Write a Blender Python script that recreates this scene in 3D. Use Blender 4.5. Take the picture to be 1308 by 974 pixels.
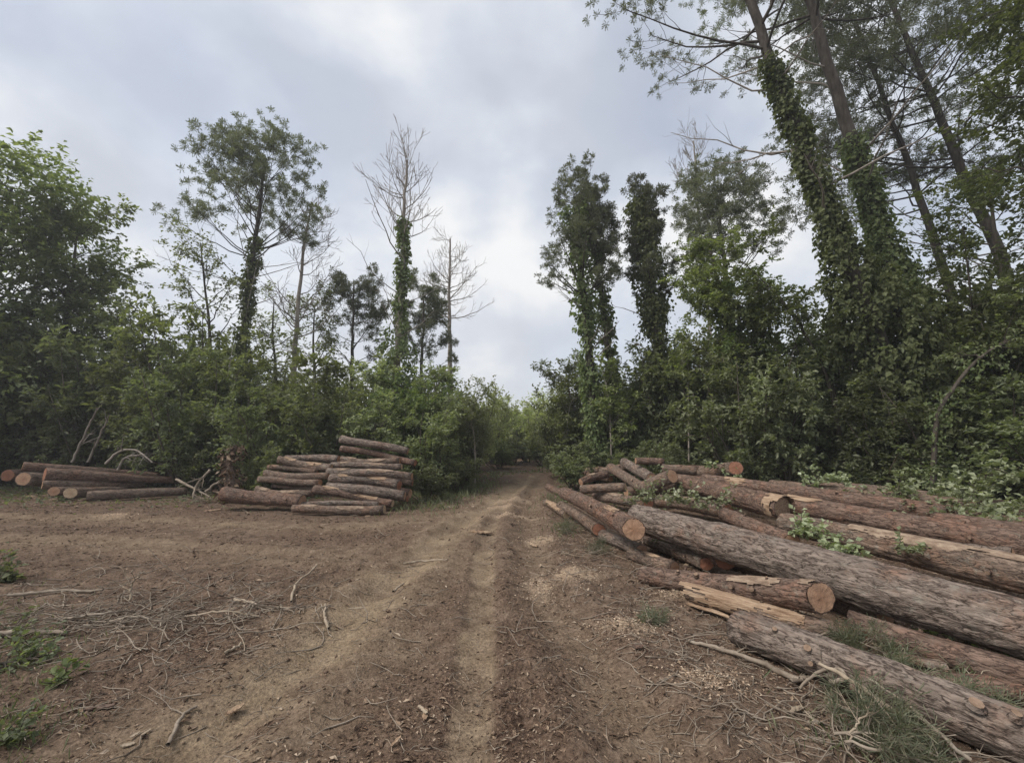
import bpy, math, random
import numpy as np
from mathutils import Vector, Matrix

scene = bpy.context.scene
for o in list(bpy.data.objects):
    bpy.data.objects.remove(o)
COL = scene.collection

# ------------------------------------------------------------------ camera, sky, sun, exposure
FPX, PITCH, CZ = 560.0, math.radians(7.43), 1.6
cam = bpy.data.cameras.new('camera')
cam.sensor_width = 36.0
cam.lens = 36.0 * FPX / 1308.0
cam.clip_start, cam.clip_end = 0.05, 2000.0
cam_ob = bpy.data.objects.new('camera', cam)
cam_ob.location = (0, 0, CZ)
cam_ob.rotation_euler = (math.radians(90) + PITCH, 0, 0)
COL.objects.link(cam_ob)
scene.camera = cam_ob

SUN_EL, SUN_AZ = math.radians(50), math.radians(-108)      # azimuth from +Y towards +X
world = bpy.data.worlds.new('World')
scene.world = world
world.use_nodes = True
nt = world.node_tree
nt.nodes.clear()


def N(tree, kind, **kw):
    n = tree.nodes.new(kind)
    for k, v in kw.items():
        if k.startswith('i_'):
            n.inputs[k[2:].replace('_', ' ')].default_value = v
        elif k.startswith('n_'):
            n.inputs[int(k[2:])].default_value = v
        else:
            setattr(n, k, v)
    return n


def ramp(tree, stops, src, interp='LINEAR'):
    r = tree.nodes.new('ShaderNodeValToRGB')
    r.color_ramp.interpolation = interp
    e = r.color_ramp.elements
    while len(e) < len(stops):
        e.new(0.5)
    for el, (p, c) in zip(e, stops):
        el.position = p
        el.color = (c[0], c[1], c[2], 1) if hasattr(c, '__len__') else (c, c, c, 1)
    tree.links.new(src, r.inputs[0])
    return r


L = nt.links.new
tc = N(nt, 'ShaderNodeTexCoord')
sep = N(nt, 'ShaderNodeSeparateXYZ')
L(tc.outputs['Generated'], sep.inputs[0])
den = N(nt, 'ShaderNodeMath', operation='ADD', n_1=0.55)
zmx = N(nt, 'ShaderNodeMath', operation='MAXIMUM', n_1=0.0)
L(sep.outputs[2], zmx.inputs[0])
L(zmx.outputs[0], den.inputs[0])
dx = N(nt, 'ShaderNodeMath', operation='DIVIDE')
dy = N(nt, 'ShaderNodeMath', operation='DIVIDE')
L(sep.outputs[0], dx.inputs[0]); L(den.outputs[0], dx.inputs[1])
L(sep.outputs[1], dy.inputs[0]); L(den.outputs[0], dy.inputs[1])
cmb = N(nt, 'ShaderNodeCombineXYZ')
L(dx.outputs[0], cmb.inputs[0]); L(dy.outputs[0], cmb.inputs[1])
cmap = N(nt, 'ShaderNodeMapping')
cmap.inputs['Location'].default_value = (3.1, 0.35, 0.0)
cmap.inputs['Scale'].default_value = (1.3, 1.3, 1.3)
L(cmb.outputs[0], cmap.inputs['Vector'])
cn1 = N(nt, 'ShaderNodeTexNoise', i_Scale=1.15, i_Detail=6.0, i_Roughness=0.52, i_Distortion=0.25)
cn2 = N(nt, 'ShaderNodeTexNoise', i_Scale=3.0, i_Detail=8.0, i_Roughness=0.52, i_Distortion=0.15)
L(cmap.outputs[0], cn1.inputs['Vector'])
cm2 = N(nt, 'ShaderNodeMapping')
cm2.inputs['Location'].default_value = (7.7, 2.2, 4.0)
L(cmb.outputs[0], cm2.inputs['Vector'])
L(cm2.outputs[0], cn2.inputs['Vector'])
sky = N(nt, 'ShaderNodeTexSky', sky_type='NISHITA', sun_disc=False)
sky.sun_elevation, sky.sun_rotation = SUN_EL, SUN_AZ
sky.air_density, sky.dust_density = 1.0, 2.0
SKY_STRENGTH = 0.078
cov = ramp(nt, [(0.36, 0.68), (0.55, 1.0)], cn1.outputs[0])
ccol = ramp(nt, [(0.36, (3.15, 3.36, 3.82)), (0.46, (3.7, 3.92, 4.38)), (0.53, (4.35, 4.5, 4.8)), (0.62, (5.3, 5.32, 5.32))], cn2.outputs[0])
mix = N(nt, 'ShaderNodeMix', data_type='RGBA')
L(cov.outputs[0], mix.inputs[0])
L(sky.outputs[0], mix.inputs[6])
L(ccol.outputs[0], mix.inputs[7])
inv = N(nt, 'ShaderNodeMath', operation='SUBTRACT', n_0=1.0)
L(zmx.outputs[0], inv.inputs[1])
pw = N(nt, 'ShaderNodeMath', operation='POWER', n_1=4.0)
L(inv.outputs[0], pw.inputs[0])
ps = N(nt, 'ShaderNodeMath', operation='MULTIPLY', n_1=0.7)
L(pw.outputs[0], ps.inputs[0])
pale = N(nt, 'ShaderNodeMix', data_type='RGBA')
L(ps.outputs[0], pale.inputs[0])
L(mix.outputs[2], pale.inputs[6])
pale.inputs[7].default_value = (4.9, 5.0, 5.2, 1)
mix = pale
bg = N(nt, 'ShaderNodeBackground', i_Strength=SKY_STRENGTH)
L(mix.outputs[2], bg.inputs[0])
wo = N(nt, 'ShaderNodeOutputWorld')
L(bg.outputs[0], wo.inputs[0])

sun = bpy.data.lights.new('sun', 'SUN')
sun.energy, sun.angle, sun.color = 1.5, math.radians(22), (1.0, 0.95, 0.88)
sun_ob = bpy.data.objects.new('sun', sun)
sd = Vector((math.sin(SUN_AZ) * math.cos(SUN_EL), math.cos(SUN_AZ) * math.cos(SUN_EL), math.sin(SUN_EL)))
sun_ob.rotation_euler = (-sd).to_track_quat('-Z', 'Y').to_euler()
sun_ob.location = (-20, 10, 30)
COL.objects.link(sun_ob)

vs = scene.view_settings
vs.view_transform, vs.look, vs.exposure, vs.gamma = 'Standard', 'None', 1.25, 1.0
vs.use_curve_mapping = False
scene.cycles.max_bounces = 7
scene.cycles.diffuse_bounces = 5
scene.cycles.glossy_bounces = 2
scene.cycles.transmission_bounces = 3

# ------------------------------------------------------------------ maths helpers
def ray(px, py):
    u, v = (px - 654) / FPX, -(py - 487) / FPX
    return np.array((u, math.cos(PITCH) - v * math.sin(PITCH), math.sin(PITCH) + v * math.cos(PITCH)))


def at_depth(px, py, d):
    return np.array((0, 0, CZ)) + ray(px, py) * d


def at_y(px, py, y):
    r = ray(px, py)
    return np.array((0, 0, CZ)) + r * (y / r[1])


def on_ground(px, py, z=0.0):
    r = ray(px, py)
    return np.array((0, 0, CZ)) + r * ((z - CZ) / r[2])


def foot(px, y):
    v = math.tan(math.atan(-CZ / y) - PITCH)
    p = at_y(px, 487 - v * FPX, y)
    p[2] = 0
    return p


def _hash(ix, iy, iz, seed):
    h = (ix.astype(np.int64) * 374761393 + iy.astype(np.int64) * 668265263 + iz.astype(np.int64) * 2147483647 + seed * 974711) & 0xffffffff
    h = ((h ^ (h >> 13)) * 1274126177) & 0xffffffff
    h = ((h ^ (h >> 16)) * 2246822519) & 0xffffffff
    return ((h ^ (h >> 15)) & 0xffff) / 65535.0


def vnoise(P, seed=0):
    P = np.asarray(P, float)
    I = np.floor(P).astype(np.int64)
    f = P - I
    f = f * f * (3 - 2 * f)
    out = 0
    for a in (0, 1):
        for b in (0, 1):
            for c in (0, 1):
                w = (f[..., 0] if a else 1 - f[..., 0]) * (f[..., 1] if b else 1 - f[..., 1]) * (f[..., 2] if c else 1 - f[..., 2])
                out = out + w * _hash(I[..., 0] + a, I[..., 1] + b, I[..., 2] + c, seed)
    return out * 2 - 1


def fbm(P, seed=0, oct=4, rough=0.5):
    P = np.asarray(P, float)
    s, a, n = 0, 1.0, 0
    for k in range(oct):
        s = s + a * vnoise(P * (2.03 ** k), seed + k * 17)
        n += a
        a *= rough
    return s / n


def norm(v):
    return v / np.maximum(np.linalg.norm(v, axis=-1, keepdims=True), 1e-9)


def runit(rng, n):
    return norm(rng.normal(size=(n, 3)))


def make_mesh(name, parts, mat=None, smooth=False):
    """parts: list of (V, F) with F of shape (m,3) or (m,4); all joined into one mesh datablock"""
    vs_, loops, counts, off = [], [], [], 0
    for V, F in parts:
        if len(V) == 0 or len(F) == 0:
            continue
        vs_.append(np.asarray(V, np.float32))
        F = np.asarray(F, np.int64) + off
        loops.append(F.ravel())
        counts.append(np.full(len(F), F.shape[1], np.int64))
        off += len(V)
    V = np.concatenate(vs_)
    lp = np.concatenate(loops).astype(np.int32)
    ct = np.concatenate(counts).astype(np.int32)
    me = bpy.data.meshes.new(name)
    me.vertices.add(len(V))
    me.vertices.foreach_set('co', V.ravel())
    me.loops.add(len(lp))
    me.loops.foreach_set('vertex_index', lp)
    me.polygons.add(len(ct))
    st = np.zeros(len(ct), np.int32)
    st[1:] = np.cumsum(ct)[:-1]
    me.polygons.foreach_set('loop_start', st)
    me.polygons.foreach_set('use_smooth', np.full(len(ct), smooth, bool))
    me.update(calc_edges=True)
    if mat:
        me.materials.append(mat)
    return me


def link(name, data, parent=None):
    o = bpy.data.objects.new(name, data)
    COL.objects.link(o)
    if parent is not None:
        o.parent = parent
    return o


def tag(o, label=None, category=None, group=None, kind=None):
    if label: o['label'] = label
    if category: o['category'] = category
    if group: o['group'] = group
    if kind: o['kind'] = kind
    return o


def copy_thing(src, label, group=None):
    def rec(o, parent):
        c = o.copy()
        COL.objects.link(c)
        c.parent = parent
        for ch in list(o.children):
            rec(ch, c)
        return c
    r = rec(src, None)
    r['label'] = label
    if group: r['group'] = group
    return r


def tubes(lines, rad, n=5, cap=False):
    lines, rad = np.asarray(lines, float), np.asarray(rad, float)
    M, k, _ = lines.shape
    T = norm(np.gradient(lines, axis=1))
    m = norm(lines[:, -1] - lines[:, 0])
    ref = np.where(np.abs(m[:, 2:3]) < 0.8, np.array([[0, 0, 1.0]]), np.array([[1.0, 0, 0]]))
    U = norm(np.cross(T, ref[:, None, :]))
    W = np.cross(T, U)
    a = np.arange(n) * 2 * math.pi / n
    V = lines[:, :, None, :] + rad[:, :, None, None] * (np.cos(a)[None, None, :, None] * U[:, :, None, :] + np.sin(a)[None, None, :, None] * W[:, :, None, :])
    idx = np.arange(M * k * n).reshape(M, k, n)
    r = np.roll(idx, -1, axis=2)
    F = np.stack([idx[:, :-1], r[:, :-1], r[:, 1:], idx[:, 1:]], -1).reshape(-1, 4)
    return V.reshape(-1, 3), F


def kids(lines, rad, per, t0, t1, length, angle, up, rng, k=5, fall=0.0, rr=0.5, gnarl=0.06, flat=0.0, rmin=0.004):
    """child branches along every parent line -> (M,k,3), (M,k), t"""
    n, kk, _ = lines.shape
    M = n * per
    idx = np.repeat(np.arange(n), per)
    t = rng.uniform(t0, t1, M)
    f = t * (kk - 1)
    i = np.minimum(f.astype(int), kk - 2)
    fr = (f - i)[:, None]
    P = lines[idx, i] * (1 - fr) + lines[idx, i + 1] * fr
    T = norm(lines[idx, i + 1] - lines[idx, i])
    R = rad[idx, i] * (1 - fr[:, 0]) + rad[idx, i + 1] * fr[:, 0]
    perp = norm(np.cross(T, runit(rng, M)))
    perp[:, 2] *= (1 - flat)
    perp = norm(perp)
    an = np.radians(rng.normal(angle, angle * 0.22, M))[:, None]
    D = norm(T * np.cos(an) + perp * np.sin(an))
    tt = (t - t0) / max(t1 - t0, 1e-6)
    Ln = length * (1 - fall * tt) * rng.uniform(0.6, 1.25, M)
    s = np.linspace(0, 1, k)
    C = P[:, None, :] + D[:, None, :] * (s[None, :, None] * Ln[:, None, None])
    C[:, :, 2] += up * (s[None, :] ** 2) * Ln[:, None]
    g = np.cumsum(rng.normal(0, gnarl, (M, k, 3)), axis=1) * Ln[:, None, None] * 0.5
    g -= g[:, :1]
    C += g
    r0 = np.maximum(R * rr, rmin)
    rd = r0[:, None] * (1 - 0.75 * s[None, :])
    return C, rd, t


def along(lines, per, t0, t1, rng):
    n, kk, _ = lines.shape
    idx = np.repeat(np.arange(n), per)
    t = rng.uniform(t0, t1, n * per)
    f = t * (kk - 1)
    i = np.minimum(f.astype(int), kk - 2)
    fr = (f - i)[:, None]
    return lines[idx, i] * (1 - fr) + lines[idx, i + 1] * fr, norm(lines[idx, i + 1] - lines[idx, i])


def leaf_quads(P, D, Nn, Ln, wd=0.5, fold=0.12, mid=0.45):
    """one folded, pointed leaf per point: 4 verts, 2 tris"""
    D = norm(D)
    S = norm(np.cross(D, Nn))
    Nn = np.cross(S, D)
    Ln = np.asarray(Ln)[:, None]
    a = P
    b = P + D * Ln * mid + S * Ln * wd * 0.5 + Nn * Ln * fold
    c = P + D * Ln - Nn * Ln * 0.08
    d = P + D * Ln * mid - S * Ln * wd * 0.5 + Nn * Ln * fold
    n = len(P)
    V = np.stack([a, b, c, d], 1).reshape(-1, 3)
    i = np.arange(n)[:, None] * 4
    F = np.concatenate([i + np.array([[0, 1, 2]]), i + np.array([[0, 2, 3]])])
    return V, F


def twig_leaves(lines, per, size, rng, t0=0.1, droop=0.15, jit=0.42, spread=1.0, wd=0.58, flatness=1.0):
    P, T = along(lines, per, t0, 1.0, rng)
    n = len(P)
    D = norm(T * 0.6 + runit(rng, n) * spread * np.array([1, 1, 0.45]) - np.array([0, 0, droop]))
    tilt = np.repeat(runit(rng, len(lines)) * 0.35, per, 0)          # the leaves of one spray share a tilt
    Nn = norm(np.array([0, 0, flatness]) + tilt + runit(rng, n) * jit)
    P = P + runit(rng, n) * size * 0.3
    return leaf_quads(P, D, Nn, size * rng.uniform(0.6, 1.3, n), wd)


def tuft_needles(P, D, per, ln, rng, w=0.02, spread=0.9):
    n = len(P) * per
    P2 = np.repeat(P, per, 0) + runit(rng, n) * ln * 0.12
    D2 = norm(np.repeat(D, per, 0) * 0.5 + runit(rng, n) * spread)
    S = norm(np.cross(D2, runit(rng, n)))
    l = ln * rng.uniform(0.6, 1.15, n)[:, None]
    V = np.stack([P2, P2 + D2 * l + S * w * 0.55, P2 + D2 * l * 0.9 - S * w * 0.55], 1).reshape(-1, 3)
    F = np.arange(n * 3).reshape(-1, 3)
    return V, F


def resample(pts, k):
    pts = np.asarray(pts, float)
    if len(pts) > 2:      # Catmull-Rom
        p = np.vstack([2 * pts[0] - pts[1], pts, 2 * pts[-1] - pts[-2]])
        out = []
        for i in range(1, len(p) - 2):
            for t in np.linspace(0, 1, 12, endpoint=False):
                a, b, c, d = p[i - 1], p[i], p[i + 1], p[i + 2]
                out.append(0.5 * (2 * b + (c - a) * t + (2 * a - 5 * b + 4 * c - d) * t * t + (3 * b - a - 3 * c + d) * t ** 3))
        out.append(pts[-1])
        pts = np.array(out)
    s = np.r_[0, np.cumsum(np.linalg.norm(np.diff(pts, axis=0), axis=1))]
    q = np.linspace(0, s[-1], k)
    return np.stack([np.interp(q, s, pts[:, j]) for j in range(3)], 1)


# ------------------------------------------------------------------ materials
def new_mat(name):
    m = bpy.data.materials.new(name)
    m.use_nodes = True
    t = m.node_tree
    t.nodes.clear()
    out = t.nodes.new('ShaderNodeOutputMaterial')
    return m, t, out


def leaf_mat(name, cols, rough=0.55, trans=0.35, tcol=1.5, spec=0.25):
    """cols: list of (pos, rgb) picked per leaf, varied again per plant"""
    m, t, out = new_mat(name)
    l = t.links.new
    g = N(t, 'ShaderNodeNewGeometry')
    oi = N(t, 'ShaderNodeObjectInfo')
    co = N(t, 'ShaderNodeTexCoord')
    nz = N(t, 'ShaderNodeTexNoise', i_Scale=2.0, i_Detail=3.0, i_Roughness=0.6)
    l(co.outputs['Object'], nz.inputs['Vector'])
    mx = N(t, 'ShaderNodeMath', operation='MULTIPLY_ADD', n_1=0.55, n_2=-0.02)
    l(g.outputs['Random Per Island'], mx.inputs[0])
    ad = N(t, 'ShaderNodeMath', operation='MULTIPLY_ADD', n_1=0.85)
    l(nz.outputs[0], ad.inputs[0]); l(mx.outputs[0], ad.inputs[2])
    c = ramp(t, cols, ad.outputs[0])
    hs = N(t, 'ShaderNodeHueSaturation', i_Saturation=0.80)
    hv = N(t, 'ShaderNodeMath', operation='MULTIPLY_ADD', n_1=0.03, n_2=0.485)
    vv = N(t, 'ShaderNodeMath', operation='MULTIPLY_ADD', n_1=0.6, n_2=0.72)
    l(oi.outputs['Random'], hv.inputs[0]); l(oi.outputs['Random'], vv.inputs[0])
    l(hv.outputs[0], hs.inputs['Hue']); l(vv.outputs[0], hs.inputs['Value'])
    l(c.outputs[0], hs.inputs['Color'])
    p = N(t, 'ShaderNodeBsdfPrincipled')
    p.inputs['Roughness'].default_value = rough
    p.inputs['Specular IOR Level'].default_value = spec
    l(hs.outputs[0], p.inputs['Base Color'])
    tr = N(t, 'ShaderNodeBsdfTranslucent')
    br = N(t, 'ShaderNodeMix', data_type='RGBA', blend_type='MULTIPLY')
    br.inputs[0].default_value = 1.0
    br.inputs[7].default_value = (1.15 * tcol, 1.25 * tcol, 0.5 * tcol, 1)
    l(hs.outputs[0], br.inputs[6]); l(br.outputs[2], tr.inputs[0])
    ms = N(t, 'ShaderNodeMixShader', n_0=trans)
    l(p.outputs[0], ms.inputs[1]); l(tr.outputs[0], ms.inputs[2])
    l(ms.outputs[0], out.inputs[0])
    return m


def plain_mat(name, stops, scale=6.0, rough=0.85, bump=0.3, stretch=(1, 1, 1), detail=6.0, coord='Object', island=0.0, bscale=None):
    m, t, out = new_mat(name)
    l = t.links.new
    co = N(t, 'ShaderNodeTexCoord')
    mp = N(t, 'ShaderNodeMapping')
    mp.inputs['Scale'].default_value = stretch
    l(co.outputs[coord], mp.inputs[0])
    nz = N(t, 'ShaderNodeTexNoise', i_Scale=scale, i_Detail=detail, i_Roughness=0.6)
    l(mp.outputs[0], nz.inputs['Vector'])
    src = nz.outputs[0]
    if island:
        g = N(t, 'ShaderNodeNewGeometry')
        a = N(t, 'ShaderNodeMath', operation='MULTIPLY_ADD', n_1=island, n_2=-island * 0.5)
        l(g.outputs['Random Per Island'], a.inputs[0])
        b = N(t, 'ShaderNodeMath', operation='ADD')
        l(a.outputs[0], b.inputs[0]); l(nz.outputs[0], b.inputs[1])
        src = b.outputs[0]
    c = ramp(t, stops, src)
    p = N(t, 'ShaderNodeBsdfPrincipled')
    p.inputs['Roughness'].default_value = rough
    p.inputs['Specular IOR Level'].default_value = 0.2
    l(c.outputs[0], p.inputs['Base Color'])
    if bump:
        nb = N(t, 'ShaderNodeTexNoise', i_Scale=bscale or scale * 3, i_Detail=4.0)
        l(mp.outputs[0], nb.inputs['Vector'])
        b = N(t, 'ShaderNodeBump', i_Strength=bump, i_Distance=0.02)
        l(nb.outputs[0], b.inputs['Height']); l(b.outputs[0], p.inputs['Normal'])
    l(p.outputs[0], out.inputs[0])
    return m


def log_bark_mat(name, plate, plate2, furrow, red, scale=1.0, lichen=0.0, redness=0.5):
    """pine bark: elongated plates with dark furrows, reddish flakes, pale scuffs; x runs along the log"""
    m, t, out = new_mat(name)
    l = t.links.new
    co = N(t, 'ShaderNodeTexCoord')
    oi = N(t, 'ShaderNodeObjectInfo')
    sh = N(t, 'ShaderNodeVectorMath', operation='SCALE')
    l(oi.outputs['Location'], sh.inputs[0]); sh.inputs['Scale'].default_value = 3.7
    av = N(t, 'ShaderNodeVectorMath', operation='ADD')
    l(co.outputs['Object'], av.inputs[0]); l(sh.outputs[0], av.inputs[1])
    mp = N(t, 'ShaderNodeMapping')
    mp.inputs['Scale'].default_value = (7 * scale, 20 * scale, 20 * scale)
    l(av.outputs[0], mp.inputs[0])
    vc = N(t, 'ShaderNodeTexVoronoi', feature='F1', i_Scale=1.1)
    wn = N(t, 'ShaderNodeTexNoise', i_Scale=1.1, i_Detail=4.0)
    l(mp.outputs[0], wn.inputs['Vector'])
    wm = N(t, 'ShaderNodeVectorMath', operation='SCALE')
    wm.inputs['Scale'].default_value = 2.2
    l(wn.outputs['Color'], wm.inputs[0])
    wa = N(t, 'ShaderNodeVectorMath', operation='ADD')
    l(mp.outputs[0], wa.inputs[0]); l(wm.outputs[0], wa.inputs[1])
    l(wa.outputs[0], vc.inputs['Vector'])
    def ridge(sc_, det):
        q = N(t, 'ShaderNodeTexNoise', i_Scale=sc_, i_Detail=det, i_Roughness=0.55, i_Distortion=0.6)
        l(mp.outputs[0], q.inputs['Vector'])
        h1 = N(t, 'ShaderNodeMath', operation='SUBTRACT', n_1=0.5)
        l(q.outputs[0], h1.inputs[0])
        h2 = N(t, 'ShaderNodeMath', operation='ABSOLUTE')
        l(h1.outputs[0], h2.inputs[0])
        return h2.outputs[0]
    ra_, rb_ = ridge(0.75, 4.0), ridge(2.1, 3.0)
    n2 = N(t, 'ShaderNodeTexNoise', i_Scale=1.6, i_Detail=8.0, i_Roughness=0.7)
    l(mp.outputs[0], n2.inputs['Vector'])
    n3 = N(t, 'ShaderNodeTexNoise', i_Scale=3.5, i_Detail=7.0, i_Roughness=0.7)
    l(av.outputs[0], n3.inputs['Vector'])
    base = ramp(t, [(0.3, plate2), (0.65, plate)], n2.outputs[0])
    redf = ramp(t, [(0.60 - 0.2 * redness, 0.0), (0.78 - 0.16 * redness, 0.8)], n3.outputs[0])
    m1 = N(t, 'ShaderNodeMix', data_type='RGBA')
    l(redf.outputs[0], m1.inputs[0]); l(base.outputs[0], m1.inputs[6]); m1.inputs[7].default_value = (*red, 1)
    sc = N(t, 'ShaderNodeSeparateColor')
    l(vc.outputs['Color'], sc.inputs[0])
    pv = N(t, 'ShaderNodeMath', operation='MULTIPLY_ADD', n_1=0.55, n_2=0.74)
    l(sc.outputs[0], pv.inputs[0])
    hv = N(t, 'ShaderNodeHueSaturation')
    l(pv.outputs[0], hv.inputs['Value']); l(m1.outputs[2], hv.inputs['Color'])
    rmin = N(t, 'ShaderNodeMath', operation='MULTIPLY_ADD', n_1=0.55)
    l(rb_, rmin.inputs[0]); l(ra_, rmin.inputs[2])
    ff = ramp(t, [(0.015, 0.95), (0.10, 0.0)], rmin.outputs[0])
    m2 = N(t, 'ShaderNodeMix', data_type='RGBA')
    l(ff.outputs[0], m2.inputs[0]); l(hv.outputs[0], m2.inputs[6]); m2.inputs[7].default_value = (*furrow, 1)
    last = m2.outputs[2]
    if lichen:
        n4 = N(t, 'ShaderNodeTexNoise', i_Scale=9.0, i_Detail=5.0, i_Roughness=0.7)
        l(av.outputs[0], n4.inputs['Vector'])
        lf = ramp(t, [(0.58, 0.0), (0.68, lichen)], n4.outputs[0])
        m3 = N(t, 'ShaderNodeMix', data_type='RGBA')
        l(lf.outputs[0], m3.inputs[0]); l(last, m3.inputs[6]); m3.inputs[7].default_value = (0.30, 0.29, 0.24, 1)
        last = m3.outputs[2]
    p = N(t, 'ShaderNodeBsdfPrincipled')
    p.inputs['Roughness'].default_value = 0.85
    p.inputs['Specular IOR Level'].default_value = 0.2
    l(last, p.inputs['Base Color'])
    hm = N(t, 'ShaderNodeMath', operation='MINIMUM', n_1=0.22)
    l(rmin.outputs[0], hm.inputs[0])
    hh = N(t, 'ShaderNodeMath', operation='MULTIPLY_ADD', n_1=0.35)
    l(n2.outputs[0], hh.inputs[0]); l(hm.outputs[0], hh.inputs[2])
    b = N(t, 'ShaderNodeBump', i_Strength=1.0, i_Distance=0.045)
    l(hh.outputs[0], b.inputs['Height']); l(b.outputs[0], p.inputs['Normal'])
    l(p.outputs[0], out.inputs[0])
    return m


def cut_mat(name, wood, ring, heart, dirt=0.35):
    """sawn end grain: growth rings round the local x axis, saw marks, darker rim and dirt"""
    m, t, out = new_mat(name)
    l = t.links.new
    co = N(t, 'ShaderNodeTexCoord')
    oi = N(t, 'ShaderNodeObjectInfo')
    sp = N(t, 'ShaderNodeSeparateXYZ')
    l(co.outputs['Object'], sp.inputs[0])
    cb = N(t, 'ShaderNodeCombineXYZ')
    l(sp.outputs[1], cb.inputs[1]); l(sp.outputs[2], cb.inputs[2])
    ns = N(t, 'ShaderNodeTexNoise', i_Scale=9.0, i_Detail=3.0)
    l(cb.outputs[0], ns.inputs['Vector'])
    ln = N(t, 'ShaderNodeVectorMath', operation='LENGTH')
    l(cb.outputs[0], ln.inputs[0])
    ra = N(t, 'ShaderNodeMath', operation='MULTIPLY_ADD', n_1=0.03)
    l(ns.outputs[0], ra.inputs[0]); l(ln.outputs['Value'], ra.inputs[2])
    fr = N(t, 'ShaderNodeMath', operation='MULTIPLY', n_1=380.0)
    l(ra.outputs[0], fr.inputs[0])
    sn = N(t, 'ShaderNodeMath', operation='SINE')
    l(fr.outputs[0], sn.inputs[0])
    rf = N(t, 'ShaderNodeMath', operation='MULTIPLY_ADD', n_1=0.34, n_2=0.36)
    l(sn.outputs[0], rf.inputs[0])
    hf = ramp(t, [(0.0, heart), (0.55, wood), (1.0, wood)], ln.outputs['Value'])
    hf.color_ramp.elements[1].position = 0.09
    m1 = N(t, 'ShaderNodeMix', data_type='RGBA')
    l(rf.outputs[0], m1.inputs[0]); l(hf.outputs[0], m1.inputs[6]); m1.inputs[7].default_value = (*ring, 1)
    n2 = N(t, 'ShaderNodeTexNoise', i_Scale=14.0, i_Detail=6.0, i_Roughness=0.7)
    sh = N(t, 'ShaderNodeVectorMath', operation='ADD')
    l(co.outputs['Object'], sh.inputs[0]); l(oi.outputs['Location'], sh.inputs[1])
    l(sh.outputs[0], n2.inputs['Vector'])
    df = ramp(t, [(0.45, 0.0), (0.75, dirt)], n2.outputs[0])
    m2 = N(t, 'ShaderNodeMix', data_type='RGBA')
    l(df.outputs[0], m2.inputs[0]); l(m1.outputs[2], m2.inputs[6]); m2.inputs[7].default_value = (0.10, 0.055, 0.035, 1)
    at2 = N(t, 'ShaderNodeMath', operation='ARCTAN2')
    l(sp.outputs[1], at2.inputs[0]); l(sp.outputs[2], at2.inputs[1])
    an = N(t, 'ShaderNodeTexNoise', noise_dimensions='2D', i_Scale=1.0, i_Detail=3.0, i_Roughness=0.7)
    ac = N(t, 'ShaderNodeCombineXYZ')
    am = N(t, 'ShaderNodeMath', operation='MULTIPLY', n_1=5.0)
    l(at2.outputs[0], am.inputs[0]); l(am.outputs[0], ac.inputs[0]); l(ln.outputs['Value'], ac.inputs[1])
    l(ac.outputs[0], an.inputs['Vector'])
    ck = ramp(t, [(0.485, 0.0), (0.5, 0.75), (0.515, 0.0)], an.outputs[0])
    m3 = N(t, 'ShaderNodeMix', data_type='RGBA')
    l(ck.outputs[0], m3.inputs[0]); l(m2.outputs[2], m3.inputs[6]); m3.inputs[7].default_value = (0.09, 0.05, 0.03, 1)
    m2 = m3
    p = N(t, 'ShaderNodeBsdfPrincipled')
    p.inputs['Roughness'].default_value = 0.75
    p.inputs['Specular IOR Level'].default_value = 0.25
    l(m2.outputs[2], p.inputs['Base Color'])
    b = N(t, 'ShaderNodeBump', i_Strength=0.4, i_Distance=0.01)
    l(n2.outputs[0], b.inputs['Height']); l(b.outputs[0], p.inputs['Normal'])
    l(p.outputs[0], out.inputs[0])
    return m


M = {}
M['oak'] = leaf_mat('oak_leaf', [(0.2, (0.062, 0.080, 0.024)), (0.5, (0.115, 0.138, 0.044)), (0.8, (0.185, 0.205, 0.075))])
M['shrub_dark'] = leaf_mat('dark_shrub_leaf', [(0.2, (0.056, 0.070, 0.034)), (0.5, (0.100, 0.118, 0.056)), (0.8, (0.150, 0.170, 0.085))])
M['shrub_mid'] = leaf_mat('mid_shrub_leaf', [(0.2, (0.074, 0.092, 0.042)), (0.5, (0.130, 0.150, 0.070)), (0.8, (0.190, 0.210, 0.105))])
M['shrub_light'] = leaf_mat('light_shrub_leaf', [(0.2, (0.105, 0.125, 0.062)), (0.5, (0.165, 0.185, 0.095)), (0.8, (0.235, 0.255, 0.145))])
M['shrub_brightened'] = leaf_mat('brightened_shrub_leaf', [(0.2, (0.13, 0.145, 0.07)), (0.5, (0.205, 0.22, 0.11)), (0.8, (0.28, 0.29, 0.16))], trans=0.45)  # leaf colour raised to stand in for light missing in the shaded track corridor
M['ivy'] = leaf_mat('ivy_leaf', [(0.2, (0.044, 0.062, 0.020)), (0.5, (0.086, 0.112, 0.034)), (0.8, (0.138, 0.165, 0.056))], rough=0.55, trans=0.3, spec=0.15)
M['pine'] = leaf_mat('pine_needle', [(0.2, (0.060, 0.070, 0.042)), (0.5, (0.104, 0.116, 0.070)), (0.8, (0.155, 0.165, 0.10))], trans=0.3, tcol=1.2)
M['scuff'] = plain_mat('scuffed_bark', [(0.3, (0.13, 0.085, 0.06)), (0.5, (0.25, 0.18, 0.13)), (0.72, (0.40, 0.31, 0.23))], 9.0, stretch=(1, 2, 2), bump=1.0)
M['stub'] = plain_mat('weathered_stub', [(0.3, (0.14, 0.09, 0.06)), (0.7, (0.30, 0.21, 0.15))], 20.0, bump=0.4)
M['ivy_fresh'] = leaf_mat('cut_ivy_leaf', [(0.2, (0.075, 0.095, 0.036)), (0.5, (0.155, 0.185, 0.078)), (0.8, (0.26, 0.285, 0.15))], rough=0.4, trans=0.25, spec=0.4)
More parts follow.
